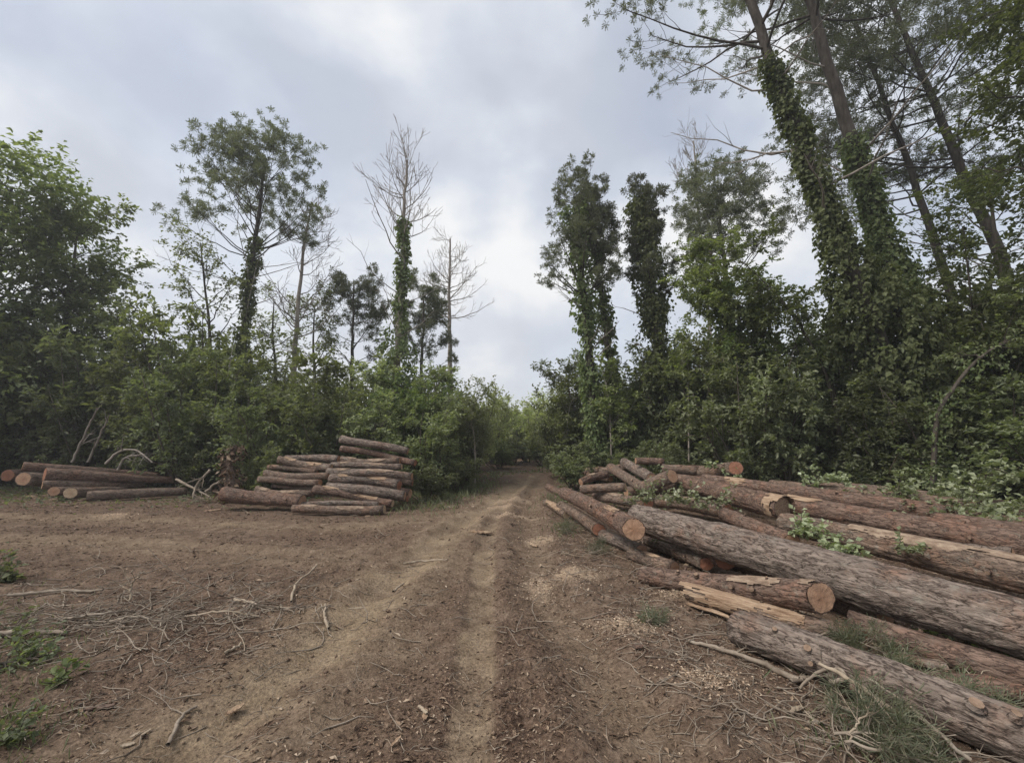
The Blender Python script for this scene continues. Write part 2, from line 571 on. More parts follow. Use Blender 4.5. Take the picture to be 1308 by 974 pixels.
M['grass'] = leaf_mat('grass_blade', [(0.2, (0.045, 0.065, 0.025)), (0.5, (0.085, 0.11, 0.04)), (0.8, (0.16, 0.16, 0.08))], trans=0.25)
M['brush'] = leaf_mat('green_pine_brush', [(0.2, (0.045, 0.058, 0.032)), (0.45, (0.075, 0.092, 0.050)), (0.70, (0.105, 0.115, 0.062)), (0.95, (0.15, 0.135, 0.08))], trans=0.2)
M['trunk'] = plain_mat('tree_bark', [(0.3, (0.032, 0.026, 0.021)), (0.55, (0.075, 0.062, 0.050)), (0.75, (0.125, 0.108, 0.088))], 5.0, stretch=(2, 2, 0.5), bump=0.8)
M['dead'] = plain_mat('dead_wood', [(0.3, (0.16, 0.135, 0.115)), (0.55, (0.28, 0.245, 0.21)), (0.75, (0.38, 0.34, 0.30))], 4.0, stretch=(2, 2, 0.5), bump=0.5)
M['stem'] = plain_mat('shrub_stem', [(0.3, (0.05, 0.04, 0.03)), (0.6, (0.12, 0.10, 0.08)), (0.8, (0.19, 0.165, 0.135))], 5.0, bump=0.3)
M['bark_grey'] = log_bark_mat('grey_pine_bark', (0.250, 0.202, 0.168), (0.138, 0.104, 0.084), (0.04, 0.028, 0.022), (0.215, 0.122, 0.083), 1.0, 0.35, 0.5)
M['bark_red'] = log_bark_mat('reddish_pine_bark', (0.215, 0.148, 0.115), (0.124, 0.081, 0.061), (0.036, 0.023, 0.018), (0.225, 0.116, 0.074), 1.25, 0.3, 0.65)
M['bark_brown'] = log_bark_mat('brown_pine_bark', (0.235, 0.175, 0.135), (0.135, 0.096, 0.073), (0.045, 0.03, 0.024), (0.25, 0.145, 0.095), 1.4, 0.5, 0.6)
M['cut'] = cut_mat('fresh_cut_wood', (0.43, 0.275, 0.18), (0.33, 0.19, 0.115), (0.34, 0.185, 0.11), 0.5)
M['cut_red'] = cut_mat('reddish_cut_wood', (0.31, 0.15, 0.095), (0.23, 0.10, 0.06), (0.24, 0.10, 0.06), 0.6)
M['cut_pale'] = cut_mat('pale_cut_wood', (0.52, 0.40, 0.27), (0.42, 0.29, 0.18), (0.40, 0.26, 0.16), 0.4)
M['bare'] = plain_mat('bare_wood', [(0.3, (0.15, 0.09, 0.055)), (0.46, (0.30, 0.20, 0.13)), (0.62, (0.44, 0.32, 0.22)), (0.8, (0.54, 0.43, 0.32))], 11.0, stretch=(0.5, 4, 4), bump=1.0)
M['stick'] = plain_mat('dry_stick', [(0.3, (0.13, 0.10, 0.075)), (0.55, (0.25, 0.205, 0.16)), (0.75, (0.36, 0.31, 0.25))], 9.0, bump=0.3)
M['stick_pale'] = plain_mat('pale_stick', [(0.3, (0.19, 0.145, 0.10)), (0.6, (0.35, 0.285, 0.215))], 9.0, bump=0.5)
M['chip'] = plain_mat('bark_and_wood_chip', [(0.10, (0.045, 0.028, 0.02)), (0.38, (0.115, 0.072, 0.048)), (0.62, (0.20, 0.135, 0.092)), (0.88, (0.29, 0.215, 0.15)), (1.0, (0.40, 0.32, 0.24))], 3.0, bump=0, island=1.0)
M['clod'] = plain_mat('soil_clod', [(0.2, (0.07, 0.045, 0.03)), (0.5, (0.14, 0.095, 0.066)), (0.8, (0.21, 0.15, 0.105))], 3.0, bump=0, island=0.7)
M['sawdust_chip'] = plain_mat('sawdust_chip', [(0.2, (0.22, 0.15, 0.10)), (0.5, (0.35, 0.255, 0.18)), (0.8, (0.50, 0.40, 0.30))], 3.0, bump=0, island=0.8)
M['stone'] = plain_mat('pale_stone', [(0.3, (0.25, 0.23, 0.20)), (0.7, (0.42, 0.40, 0.36))], 9.0, bump=0.4)

# ------------------------------------------------------------------ ground
def seg_dist(X, Y, pts):
    """distance to a polyline, signed by side, and arc length at the nearest point"""
    best = np.full(X.shape, 1e9)
    sgn = np.zeros(X.shape)
    arc = np.zeros(X.shape)
    acc = 0
    for (x0, y0), (x1, y1) in zip(pts[:-1], pts[1:]):
        ex, ey = x1 - x0, y1 - y0
        l2 = ex * ex + ey * ey
        t = np.clip(((X - x0) * ex + (Y - y0) * ey) / l2, 0, 1)
        ddx, ddy = X - x0 - t * ex, Y - y0 - t * ey
        d = np.hypot(ddx, ddy)
        s = np.sign(ex * ddy - ey * ddx)
        mk = d < best
        best = np.where(mk, d, best)
        sgn = np.where(mk, s, sgn)
        arc = np.where(mk, acc + t * math.sqrt(l2), arc)
        acc += math.sqrt(l2)
    return best, sgn, arc


def gp(*pix):
    p = np.array([on_ground(x, y)[:2] for x, y in pix])
    q = resample(np.c_[p, np.zeros(len(p))], 4 * len(p))
    return q[:, :2]


TRACK_A = gp((120, 1080), (235, 974), (335, 895), (430, 815), (500, 745), (560, 695), (612, 655), (650, 630), (672, 612))   # tan wheel track curving from the left
TRACK_B = gp((588, 1150), (598, 974), (608, 850), (617, 740), (622, 690), (640, 650), (664, 624), (680, 608))      # pale packed strip in the middle
TRACK_C = gp((905, 1080), (820, 930), (760, 850), (705, 770), (682, 705), (676, 660), (684, 625), (690, 608))    # right wheel track
TREAD = gp((655, 1150), (655, 974), (655, 850), (655, 740), (648, 680), (655, 645))                                # tyre lugs between them
SIDE_1 = gp((-80, 690), (120, 692), (300, 705), (440, 712), (540, 690), (610, 662))                                # wheel marks sweeping round the clearing
SIDE_2 = gp((-80, 735), (120, 745), (300, 765), (430, 770), (500, 745))
SIDE_3 = gp((-80, 660), (150, 664), (330, 672), (480, 672), (590, 655))
SAWDUST = [(800, 802, 0.26, 0.17), (655, 662, 0.55, 0.22), (640, 648, 0.45, 0.3), (655, 640, 0.5, 0.4), (872, 765, 0.30, 0.16), (735, 735, 0.3, 0.25), (690, 690, 0.25, 0.3), (614, 681, 0.10, 0.08),
           (105, 637, 0.7, 0.35), (60, 632, 0.45, 0.3), (150, 660, 0.5, 0.2), (690, 745, 0.16, 0.35), (905, 870, 0.2, 0.12)]
SD = [(*on_ground(x, y)[:2], a, b) for x, y, a, b in SAWDUST]


def bump(d, w):
    return np.exp(-(d / w) ** 2)


def ground_h(X, Y, fine=True):
    P = np.stack([X, Y, np.zeros_like(X)], -1)
    h = 0.035 * fbm(P * 0.55, 3, 3)
    h = h + 0.018 * fbm(P * 2.3, 8, 3)
    far = np.clip((np.hypot(X, Y) - 25) / 60, 0, 1)
    h = h + far * 0.8 * fbm(P * 0.03, 5, 2)
    da, sa, ta = seg_dist(X, Y, TRACK_A)
    db, sb, tb = seg_dist(X, Y, TRACK_B)
    dc, sc_, tc_ = seg_dist(X, Y, TRACK_C)
    dt, st, tt = seg_dist(X, Y, TREAD)
    h = h - 0.05 * bump(da, 0.20) + 0.028 * bump(da - 0.36, 0.12)
    h = h - 0.02 * bump(db, 0.13) + 0.018 * bump(db - 0.2, 0.07)
    h = h - 0.05 * bump(dc, 0.22) + 0.035 * bump(dc - 0.4, 0.13)
    for S_ in (SIDE_1, SIDE_2, SIDE_3):
        ds, ss, ts = seg_dist(X, Y, S_)
        h = h - 0.03 * bump(ds, 0.16) + 0.024 * bump(ds - 0.3, 0.12)
    if fine:
        lug = np.sin((tt * 2 * math.pi / 0.19) + st * dt * 14 + 1.2 * fbm(P * 3, 31, 2)) * bump(dt, 0.17) * (0.5 + 0.5 * np.clip(fbm(P * 1.7, 44, 2) * 3 + 0.5, 0, 1))
        h = h + 0.028 * lug
        lug2 = np.sin((ta * 2 * math.pi / 0.22) + sa * da * 10) * bump(da - 0.3, 0.16) * np.clip(fbm(P * 1.3, 47, 2) * 2 + 0.5, 0, 1)
        h = h + 0.014 * lug2
        cl = fbm(P * 9, 12, 4, 0.62)
        h = h + 0.038 * np.maximum(cl, -0.15) * (1 - 0.8 * bump(da, 0.34)) * (1 - 0.75 * bump(db, 0.16)) * (1 - 0.5 * bump(dt, 0.3))
        h = h + 0.014 * np.abs(fbm(P * 27, 19, 2))
    for x, y, a, b in SD:
        h = h + 0.035 * np.exp(-((X - x) / a) ** 2 - ((Y - y) / b) ** 2)
    return h


def axis(lo, hi, step, fine_lo, fine_hi, grow):
    v = list(np.arange(fine_lo, fine_hi, step))
    s = step
    x = v[-1]
    while x < hi:
        s = min(s * grow, 12)
        x += s
        v.append(x)
    s, x, pre = step, v[0], []
    while x > lo:
        s = min(s * grow, 12)
        x -= s
        pre.append(x)
    return np.array(pre[::-1] + v)


gx = axis(-260, 260, 0.032, -2.8, 3.2, 1.034)
gy = axis(-60, 420, 0.032, 2.1, 5.2, 1.022)
GX, GY = np.meshgrid(gx, gy)
GZ = ground_h(GX, GY)
nx, ny = len(gx), len(gy)
gi = np.arange(nx * ny).reshape(ny, nx)
GF = np.stack([gi[:-1, :-1], gi[:-1, 1:], gi[1:, 1:], gi[1:, :-1]], -1).reshape(-1, 4)


def soil_masks(X, Y):
    P = np.stack([X, Y, np.zeros_like(X)], -1)
    da = seg_dist(X, Y, TRACK_A)[0]
    db = seg_dist(X, Y, TRACK_B)[0]
    dc = seg_dist(X, Y, TRACK_C)[0]
    n = fbm(P * 2.2, 61, 4, 0.6)
    tan = np.maximum.reduce([bump(da, 0.42) * 1.2, np.clip((0.15 + 0.05 * n - db) / 0.045, 0, 1) * 0.7, bump(dc, 0.22) * 0.4] + [0.5 * bump(seg_dist(X, Y, s)[0], 0.5) for s in (SIDE_1, SIDE_3)])
    tan = np.maximum(tan, bump(da - 0.2, 0.5) * 0.6)
    tan = np.clip(tan * (0.8 + 0.9 * n), 0, 1)
    saw = np.zeros_like(X)
    for x, y, a, b in SD:
        saw = np.maximum(saw, 1.25 * np.exp(-((X - x) / a) ** 2 - ((Y - y) / b) ** 2))
    saw = np.clip((saw + 0.55 * fbm(P * 7, 71, 3) - 0.35) * 1.6, 0, 1)
    lit = np.clip(0.35 + 0.9 * fbm(P * 0.9, 81, 3) + 0.6 * fbm(P * 5, 83, 2), 0, 1) * (1 - tan)
    return tan, saw, lit


def soil_mat():
    m, t, out = new_mat('forest_soil')
    l = t.links.new
    co = N(t, 'ShaderNodeTexCoord')
    at = N(t, 'ShaderNodeAttribute', attribute_name='soil')
    sp = N(t, 'ShaderNodeSeparateColor')
    l(at.outputs['Color'], sp.inputs[0])
    n1 = N(t, 'ShaderNodeTexNoise', i_Scale=5.0, i_Detail=8.0, i_Roughness=0.68)
    n2 = N(t, 'ShaderNodeTexNoise', i_Scale=38.0, i_Detail=6.0, i_Roughness=0.7)
    n3 = N(t, 'ShaderNodeTexVoronoi', feature='F1', i_Scale=55.0)
    for n in (n1, n2, n3):
        l(co.outputs['Object'], n.inputs['Vector'])
    c1 = ramp(t, [(0.30, (0.062, 0.041, 0.029)), (0.5, (0.136, 0.094, 0.067)), (0.70, (0.23, 0.168, 0.122))], n1.outputs[0])
    c2 = ramp(t, [(0.25, (0.185, 0.133, 0.084)), (0.5, (0.255, 0.190, 0.126)), (0.75, (0.325, 0.250, 0.172))], n1.outputs[0])
    c3 = ramp(t, [(0.3, (0.24, 0.17, 0.115)), (0.7, (0.43, 0.325, 0.23))], n2.outputs[0])
    c4 = ramp(t, [(0.25, (0.055, 0.034, 0.024)), (0.55, (0.13, 0.085, 0.060)), (0.8, (0.235, 0.175, 0.13))], n2.outputs[0])
    a = N(t, 'ShaderNodeMix', data_type='RGBA')
    l(sp.outputs[2], a.inputs[0]); l(c1.outputs[0], a.inputs[6]); l(c4.outputs[0], a.inputs[7])
    b = N(t, 'ShaderNodeMix', data_type='RGBA')
    l(sp.outputs[0], b.inputs[0]); l(a.outputs[2], b.inputs[6]); l(c2.outputs[0], b.inputs[7])
    c = N(t, 'ShaderNodeMix', data_type='RGBA')
    l(sp.outputs[1], c.inputs[0]); l(b.outputs[2], c.inputs[6]); l(c3.outputs[0], c.inputs[7])
    g = ramp(t, [(0.3, 0.5), (0.7, 1.42)], n2.outputs[0])
    d = N(t, 'ShaderNodeMix', data_type='RGBA', blend_type='MULTIPLY')
    d.inputs[0].default_value = 1.0
    l(c.outputs[2], d.inputs[6]); l(g.outputs[0], d.inputs[7])
    p = N(t, 'ShaderNodeBsdfPrincipled')
    p.inputs['Roughness'].default_value = 0.95
    p.inputs['Specular IOR Level'].default_value = 0.12
    l(d.outputs[2], p.inputs['Base Color'])
    ha = N(t, 'ShaderNodeMath', operation='MULTIPLY_ADD', n_1=0.35)
    l(n3.outputs['Distance'], ha.inputs[0]); l(n2.outputs[0], ha.inputs[2])
    bp = N(t, 'ShaderNodeBump', i_Strength=0.85, i_Distance=0.025)
    l(ha.outputs[0], bp.inputs['Height']); l(bp.outputs[0], p.inputs['Normal'])
    l(p.outputs[0], out.inputs[0])
    return m


gm = make_mesh('ground', [(np.stack([GX, GY, GZ], -1).reshape(-1, 3), GF)], soil_mat(), smooth=True)
tan_, saw_, lit_ = soil_masks(GX.ravel(), GY.ravel())
ca = gm.color_attributes.new('soil', 'FLOAT_COLOR', 'POINT')
ca.data.foreach_set('color', np.stack([tan_, saw_, lit_, np.ones_like(tan_)], 1).astype(np.float32).ravel())
tag(link('ground', gm), 'bare brown forest soil of the clearing with wheel tracks', None, None, 'structure')


def gz(x, y):
    return float(ground_h(np.array([float(x)]), np.array([float(y)]))[0])

# ------------------------------------------------------------------ logs
def log_meshes(Ln, r0, r1, seed, hi=False, bend=0.0, relief=1.0, step=None, tilt=(0.1, -0.1)):
    n = 72 if hi else 28
    k = max(8, int(Ln / (0.022 if hi else 0.09)))
    k = min(k, 260)
    xs = np.linspace(0, Ln, k)
    a = np.arange(n) * 2 * math.pi / n
    X, A = np.meshgrid(xs, a, indexing='ij')
    s = X / Ln
    r = r0 + (r1 - r0) * s
    if step:      # a collar where the bark thickens
        sx, amt = step
        rag = sx + 0.025 * np.sin(A * 3 + seed) + 0.02 * fbm(np.stack([np.cos(A) * 3, np.sin(A) * 3, A * 0 + seed], -1), seed, 3)
        r = r * (1 + amt * (1 / (1 + np.exp(-(s - rag) * 260))))
    c = np.stack([X * 3.2 + seed * 7.7, np.cos(A) * r * 11, np.sin(A) * r * 11], -1)
    rel = 0.10 * fbm(c * np.array([0.25, 0.35, 0.35]), seed, 3) + 0.05 * fbm(np.stack([X * 2.1 + seed, X * 0, X * 0], -1), seed + 2, 2) + 0.075 * relief * (0.5 - np.abs(fbm(c * np.array([1.0, 1.5, 1.5]), seed + 3, 3)) * 2.2)
    if hi:
        rel = rel + 0.045 * relief * (0.35 - np.abs(fbm(c * np.array([2.6, 4.4, 4.4]), seed + 5, 2)) * 2)
    rr = r * (1 + rel)
    by = bend * np.sin(s * math.pi) + 0.05 * min(r0, r1) * np.sin(s * Ln * 2.6 + seed)
    bz = 0.35 * bend * np.sin(s * math.pi * 1.3 + seed)
    Yv, Zv = np.cos(A) * rr + by, np.sin(A) * rr + bz
    w0, w1 = np.clip(1 - X / (2.2 * r0), 0, 1), np.clip(1 - (Ln - X) / (2.2 * r1), 0, 1)
    Xv = X + tilt[0] * (Yv - by) * w0 + tilt[1] * (Yv - by) * w1
    V = np.stack([Xv, Yv, Zv], -1)
    # bark lips turned in at both ends
    def lip(ring, cen, sx):
        q = cen + (ring - cen) * (0.90 + 0.05 * vnoise(ring * 45 + seed, seed + 1)[:, None])
        q[:, 0] += sx * 0.004
        return q
    cen0, cen1 = V[0].mean(0), V[-1].mean(0)
    V = np.concatenate([lip(V[0], cen0, 1)[None], V, lip(V[-1], cen1, -1)[None]])
    kk = k + 2
    i = np.arange(kk * n).reshape(kk, n)
    j = np.roll(i, -1, 1)
    F = np.stack([i[:-1], i[1:], j[1:], j[:-1]], -1).reshape(-1, 4)
    faces = []
    for ring, cen, sx in ((V[0], cen0, -1), (V[-1], cen1, 1)):
        out = [cen + (ring - cen) * q for q in (1.02, 0.7, 0.35)]
        W = np.concatenate(out + [cen[None]])
        W[:, 0] += sx * 0.006 + 0.004 * vnoise(W * 40 + seed, seed)
        ii = np.arange(3 * n).reshape(3, n)
        jj = np.roll(ii, -1, 1)
        Q = np.stack([ii[:-1], jj[:-1], jj[1:], ii[1:]], -1).reshape(-1, 4)
        Tt = np.stack([ii[2], jj[2], np.full(n, 3 * n)], -1)
        if sx < 0:
            Q, Tt = Q[:, ::-1], Tt[:, ::-1]
        faces.append((W, Q, Tt))
    return V.reshape(-1, 3), F, faces, (xs, by[:, 0], bz[:, 0], r0, r1)


def bare_patch(info, x0, x1, a0, a1, seed, lift=0.008):
    xs, by, bz, r0, r1 = info
    Ln = xs[-1]
    nu, nv = max(10, int((x1 - x0) / 0.014)), 44
    U, Vv = np.meshgrid(np.linspace(x0, x1, nu), np.linspace(a0, a1, nv), indexing='ij')
    r = (r0 + (r1 - r0) * U / Ln)
    c = np.stack([U * 5 + seed, np.cos(Vv) * 2, np.sin(Vv) * 2], -1)
    r = r * (1.045 + 0.02 * fbm(c * 2, seed, 2)) + lift
    Y = np.cos(Vv) * r + np.interp(U, xs, by)
    Z = np.sin(Vv) * r + np.interp(U, xs, bz)
    e = np.minimum((U - x0) / (x1 - x0), (x1 - U) / (x1 - x0)) * 2.4 + np.minimum(Vv - a0, a1 - Vv) / (a1 - a0) * 2.2
    keep = (e + 0.9 * fbm(c * np.array([1.0, 2.2, 2.2]), seed + 9, 3) + 1.1 * fbm(c * np.array([2.4, 6, 6]), seed + 19, 3)) > 0.62
    i = np.arange(nu * nv).reshape(nu, nv)
    kf = keep[:-1, :-1] & keep[1:, 1:] & keep[1:, :-1] & keep[:-1, 1:]
    F = np.stack([i[:-1, :-1], i[1:, :-1], i[1:, 1:], i[:-1, 1:]], -1)[kf]
    return np.stack([U, Y, Z], -1).reshape(-1, 3), F


def make_log(label, A, B, rA, rB, bark='bark_brown', cutA='cut', cutB='cut', hi=False, bend=0.02, seed=1, stubs=(), bare=(), step=None, tilt=None, group=None, relief=1.0, bare_mat='bare'):
    A, B = np.array(A, float), np.array(B, float)
    Ln = float(np.linalg.norm(B - A))
    rg = random.Random(seed)
    tilt = tilt or (rg.uniform(-0.25, 0.25), rg.uniform(-0.25, 0.25))
    stubs = tuple(stubs) + tuple((rg.uniform(0.08, 0.92), rg.uniform(0.6, 3.3), rg.uniform(0.01, 0.05), rg.uniform(0.10, 0.17) * min(rA, rB)) for _ in range(7 if hi else 2))
    V, F, faces, info = log_meshes(Ln, rA, rB, seed, hi, bend, relief, step, tilt)
    root = link('log', None)
    root.empty_display_size = 0.1
    x = Vector((B - A) / Ln)
    y = Vector((0, 0, 1)).cross(x).normalized()
    z = x.cross(y)
    root.matrix_world = Matrix(((x.x, y.x, z.x, A[0]), (x.y, y.y, z.y, A[1]), (x.z, y.z, z.z, A[2]), (0, 0, 0, 1)))
    tag(root, label, 'log', group)
    bk = link('bark', make_mesh('bark', [(V, F)], M[bark], True), root)
    for (W, Q, Tt), cm in zip(faces, (cutA, cutB)):
        me = bpy.data.meshes.new('cut_face')
        me.from_pydata([tuple(v) for v in W], [], [tuple(f) for f in Q] + [tuple(f) for f in Tt])
        me.materials.append(M[cm])
        link('cut_face', me, root)
    for (sx, ang, ln, rad) in stubs:
        d = np.array((0.35, math.cos(ang), math.sin(ang)))
        d = d / np.linalg.norm(d)
        rl = rA + (rB - rA) * sx
        p = np.array((sx * Ln, math.cos(ang) * rl * 0.9, math.sin(ang) * rl * 0.9))
        q = p + d * ln
        st_l = np.stack([p, (p + q) / 2, q])[None]
        sv, sf = tubes(st_l, [[rad * 1.5, rad * 1.05, rad]], 10)
        sb = link('branch_stub', make_mesh('branch_stub', [(sv, sf)], M[bark], True), root)
        ring = sv[20:30]
        link('cut_face', make_mesh('cut_face', [(np.vstack([ring + d * 0.002, (q + d * 0.003)[None]]), np.array([[i_, (i_ + 1) % 10, 10] for i_ in range(10)]))], M['stub']), sb)
    for (x0, x1, a0, a1) in bare:
        bv, bf = bare_patch(info, x0 * Ln, x1 * Ln, a0, a1, seed + 40)
        if len(bf):
            link('bare_wood', make_mesh('bare_wood', [(bv, bf)], M[bare_mat], True), root)
    return root


def pix_end(px, py, thick, h):
    """axis point and radius of a log end seen at a pixel with a given thickness, its underside h above the ground"""
    d = (h - CZ) / (ray(px, py)[2] - thick / (2 * FPX))
    return at_depth(px, py, d), thick * d / (2 * FPX)


def rlog(label, a, b, extend=0.0, **kw):
    k0 = 0.80 if b[2] > 55 else 0.90
    (A, rA), (B, rB) = pix_end(a[0], a[1], a[2] * 0.92, a[3]), pix_end(b[0], b[1], b[2] * k0, b[3])
    if extend:
        v = B - A
        B = B + v * extend
        B[2] = max(B[2], rB + 0.0)
    return make_log(label, A, B, rA, rB, **kw)


def dlog(label, a, b, dep, thick, **kw):
    A, B = at_depth(a[0], a[1], dep[0]), at_depth(b[0], b[1], dep[1])
    return make_log(label, A, B, thick[0] * dep[0] / (2 * FPX), thick[1] * dep[1] / (2 * FPX), **kw)


GR, GL, GS = 'logs heaped along the right of the track', 'logs in the low pile at the far left', 'logs in the tall stack left of the track'
TOP = math.pi / 2
rlog('grey-barked log lying in the bottom right corner of the picture', (947, 806, 46, 0.0), (1308, 950, 90, 0.0), extend=1.0, bark='bark_grey', cutA='cut_red', hi=True, bend=0.06, seed=1, group=GR,
     stubs=((0.30, 0.9, 0.03, 0.035), (0.45, 1.9, 0.02, 0.03), (0.18, 2.3, 0.025, 0.022)), relief=1.0, tilt=(0.35, 0.0))
rlog('slim half-stripped log with a pale splintered end behind the corner log', (880, 757, 22, 0.06), (1104, 818, 30, 0.02), bark='bark_brown', cutA='cut_pale', cutB='cut_red', hi=True, seed=2, group=GR,
     bare=((-0.06, 0.55, -0.5, 3.9), (0.45, 0.72, 1.3, 3.0)))
rlog('medium log with a round orange cut face in front of the longest log', (822, 734, 23, 0.0), (1048, 764, 42, 0.22), bark='bark_red', cutB='cut', hi=True, seed=3, group=GR, bend=0.03,
     bare=((0.58, 0.85, 1.7, 2.6), (0.93, 1.0, 0.9, 2.2)), bare_mat='scuff', tilt=(0.1, 0.5), stubs=((0.4, 2.2, 0.02, 0.02), (0.72, 2.9, 0.02, 0.02)))
rlog('longest thick log running out of the right edge of the picture', (812, 663, 37, 0.27), (1308, 797, 82, 0.15), extend=0.55, bark='bark_grey', cutA='cut_red', hi=True, seed=4, group=GR, bend=-0.09,
     step=(0.20, 0.10), stubs=((0.475, 2.6, 0.03, 0.03), (0.30, 2.1, 0.015, 0.035)))
rlog('log beside the track whose sawn orange end faces the camera', (722, 629, 16, 0.35), (809, 676, 30, 0.33), bark='bark_red', cutB='cut', hi=True, seed=5, group=GR, bare=((0.72, 0.86, 1.2, 2.2),), tilt=(0.1, 0.35),
     stubs=((0.3, 1.8, 0.02, 0.02), (0.5, 1.2, 0.02, 0.02)))
rlog('small log with a red cut end tucked under the orange-ended one', (716, 645, 12, 0.1), (765, 676, 17, 0.05), bark='bark_brown', cutB='cut_red', seed=6, group=GR, tilt=(0, 0.4))
rlog('short pale broken log end nearest the track', (697, 642, 9, 0.0), (724, 657, 13, 0.0), bark='bark_brown', cutA='cut_pale', cutB='cut_pale', seed=7, group=GR, bare=((0.1, 0.9, 1.3, 3.0),))
rlog('thin grey log on the soil below the red-ended small log', (769, 684, 16, 0.0), (820, 703, 18, 0.0), bark='bark_grey', seed=8, group=GR)
rlog('thin log blotched with pale lichen just behind the medium log', (806, 707, 17, 0.0), (862, 726, 19, 0.0), bark='bark_brown', seed=9, group=GR, bare=((0.3, 0.7, 1.2, 2.2),))
rlog('slender log with a brown end lying under the longest log', (827, 690, 14, 0.05), (902, 721, 18, 0.05), bark='bark_brown', cutB='cut_red', seed=10, group=GR, tilt=(0, 0.4))
rlog('dark red sawn log end in the shade under the longest log', (850, 684, 20, 0.1), (926, 715, 27, 0.1), bark='bark_red', cutB='cut_red', seed=11, group=GR, tilt=(0, 0.45))
rlog('short log lying crosswise with a pale right end, far part of the heap', (742, 625, 12, 0.3), (799, 622, 13, 0.4), bark='bark_brown', cutB='cut_pale', seed=12, group=GR)
rlog('thin reddish log at the far tip of the heap by the track', (716, 609, 9, 0.25), (750, 612, 10, 0.25), bark='bark_red', seed=13, group=GR)
rlog('short dark log second from the far tip of the heap', (748, 606, 9, 0.35), (780, 611, 10, 0.3), bark='bark_red', seed=14, group=GR)
rlog('pale-topped log pointing at the camera in the middle of the heap', (780, 597, 12, 0.6), (822, 624, 16, 0.3), bark='bark_brown', seed=15, group=GR)
rlog('grey log sloping down from the crest of the heap', (797, 590, 13, 0.78), (832, 611, 16, 0.5), bark='bark_grey', seed=16, group=GR)
rlog('short thick log tilted up with a large orange cut face', (818, 624, 17, 0.3), (859, 608, 20, 0.6), bark='bark_brown', cutB='cut', seed=17, group=GR, tilt=(0, 0.55))
rlog('dark red-barked log on the very crest of the heap', (812, 588, 9, 0.95), (848, 590, 11, 0.9), bark='bark_red', cutB='cut_red', seed=18, group=GR)
rlog('log on the crest between the two raised cut faces', (846, 598, 12, 0.75), (892, 601, 14, 0.7), bark='bark_brown', cutB='cut_red', seed=19, group=GR)
rlog('raised log with a bright red-brown cut face at the back of the heap', (894, 604, 16, 0.62), (940, 597, 19, 0.85), bark='bark_brown', cutB='cut_red', seed=20, group=GR, tilt=(0, 0.4))
rlog('thick purple-brown log ending in torn pale wood', (878, 617, 22, 0.4), (1000, 649, 34, 0.28), bark='bark_red', cutB='bare', hi=True, seed=21, group=GR, bare=((0.9, 1.03, -0.8, 3.9),), tilt=(0, -0.25))
rlog('long brown log with a bare orange patch at its left end', (1004, 643, 25, 0.36), (1308, 697, 38, 0.25), extend=0.3, bark='bark_red', cutA='cut_pale', hi=True, seed=22, group=GR, bare=((0.0, 0.17, 0.7, 2.4),))
rlog('dark log near the top with a pale stripped band', (900, 612, 15, 0.6), (1215, 656, 25, 0.36), bark='bark_red', hi=True, seed=23, group=GR, bare=((0.12, 0.24, 0.0, 3.1),))
rlog('backmost log half covered in ivy leaves at the right', (1050, 618, 13, 0.55), (1308, 652, 22, 0.42), extend=0.2, bark='bark_brown', seed=24, group=GR)
rlog('log under the trailing ivy near the right edge, below the backmost one', (1195, 664, 24, 0.35), (1330, 686, 32, 0.33), extend=0.3, bark='bark_red', seed=25, group=GR)
rlog('thick scuffed log just behind the longest log, bark partly scraped off', (1002, 668, 28, 0.22), (1308, 735, 62, 0.12), extend=0.5, bark='bark_brown', cutA='cut_pale', hi=True, seed=26, group=GR, bare=((0.25, 0.6, 1.0, 2.6), (0.45, 0.9, 0.7, 2.2)), bare_mat='scuff')
rlog('short reddish log wedged between two thick logs', (925, 657, 19, 0.22), (1012, 692, 25, 0.12), bark='bark_red', seed=27, group=GR)
rlog('shaded log low under the right part of the longest log', (1085, 795, 30, 0.02), (1330, 872, 44, 0.0), bark='bark_red', cutB='cut_red', seed=28, group=GR)
rlog('dark log in the shade beneath the medium log with the orange face', (930, 712, 26, 0.0), (1130, 790, 36, 0.0), bark='bark_brown', seed=29, group=GR)

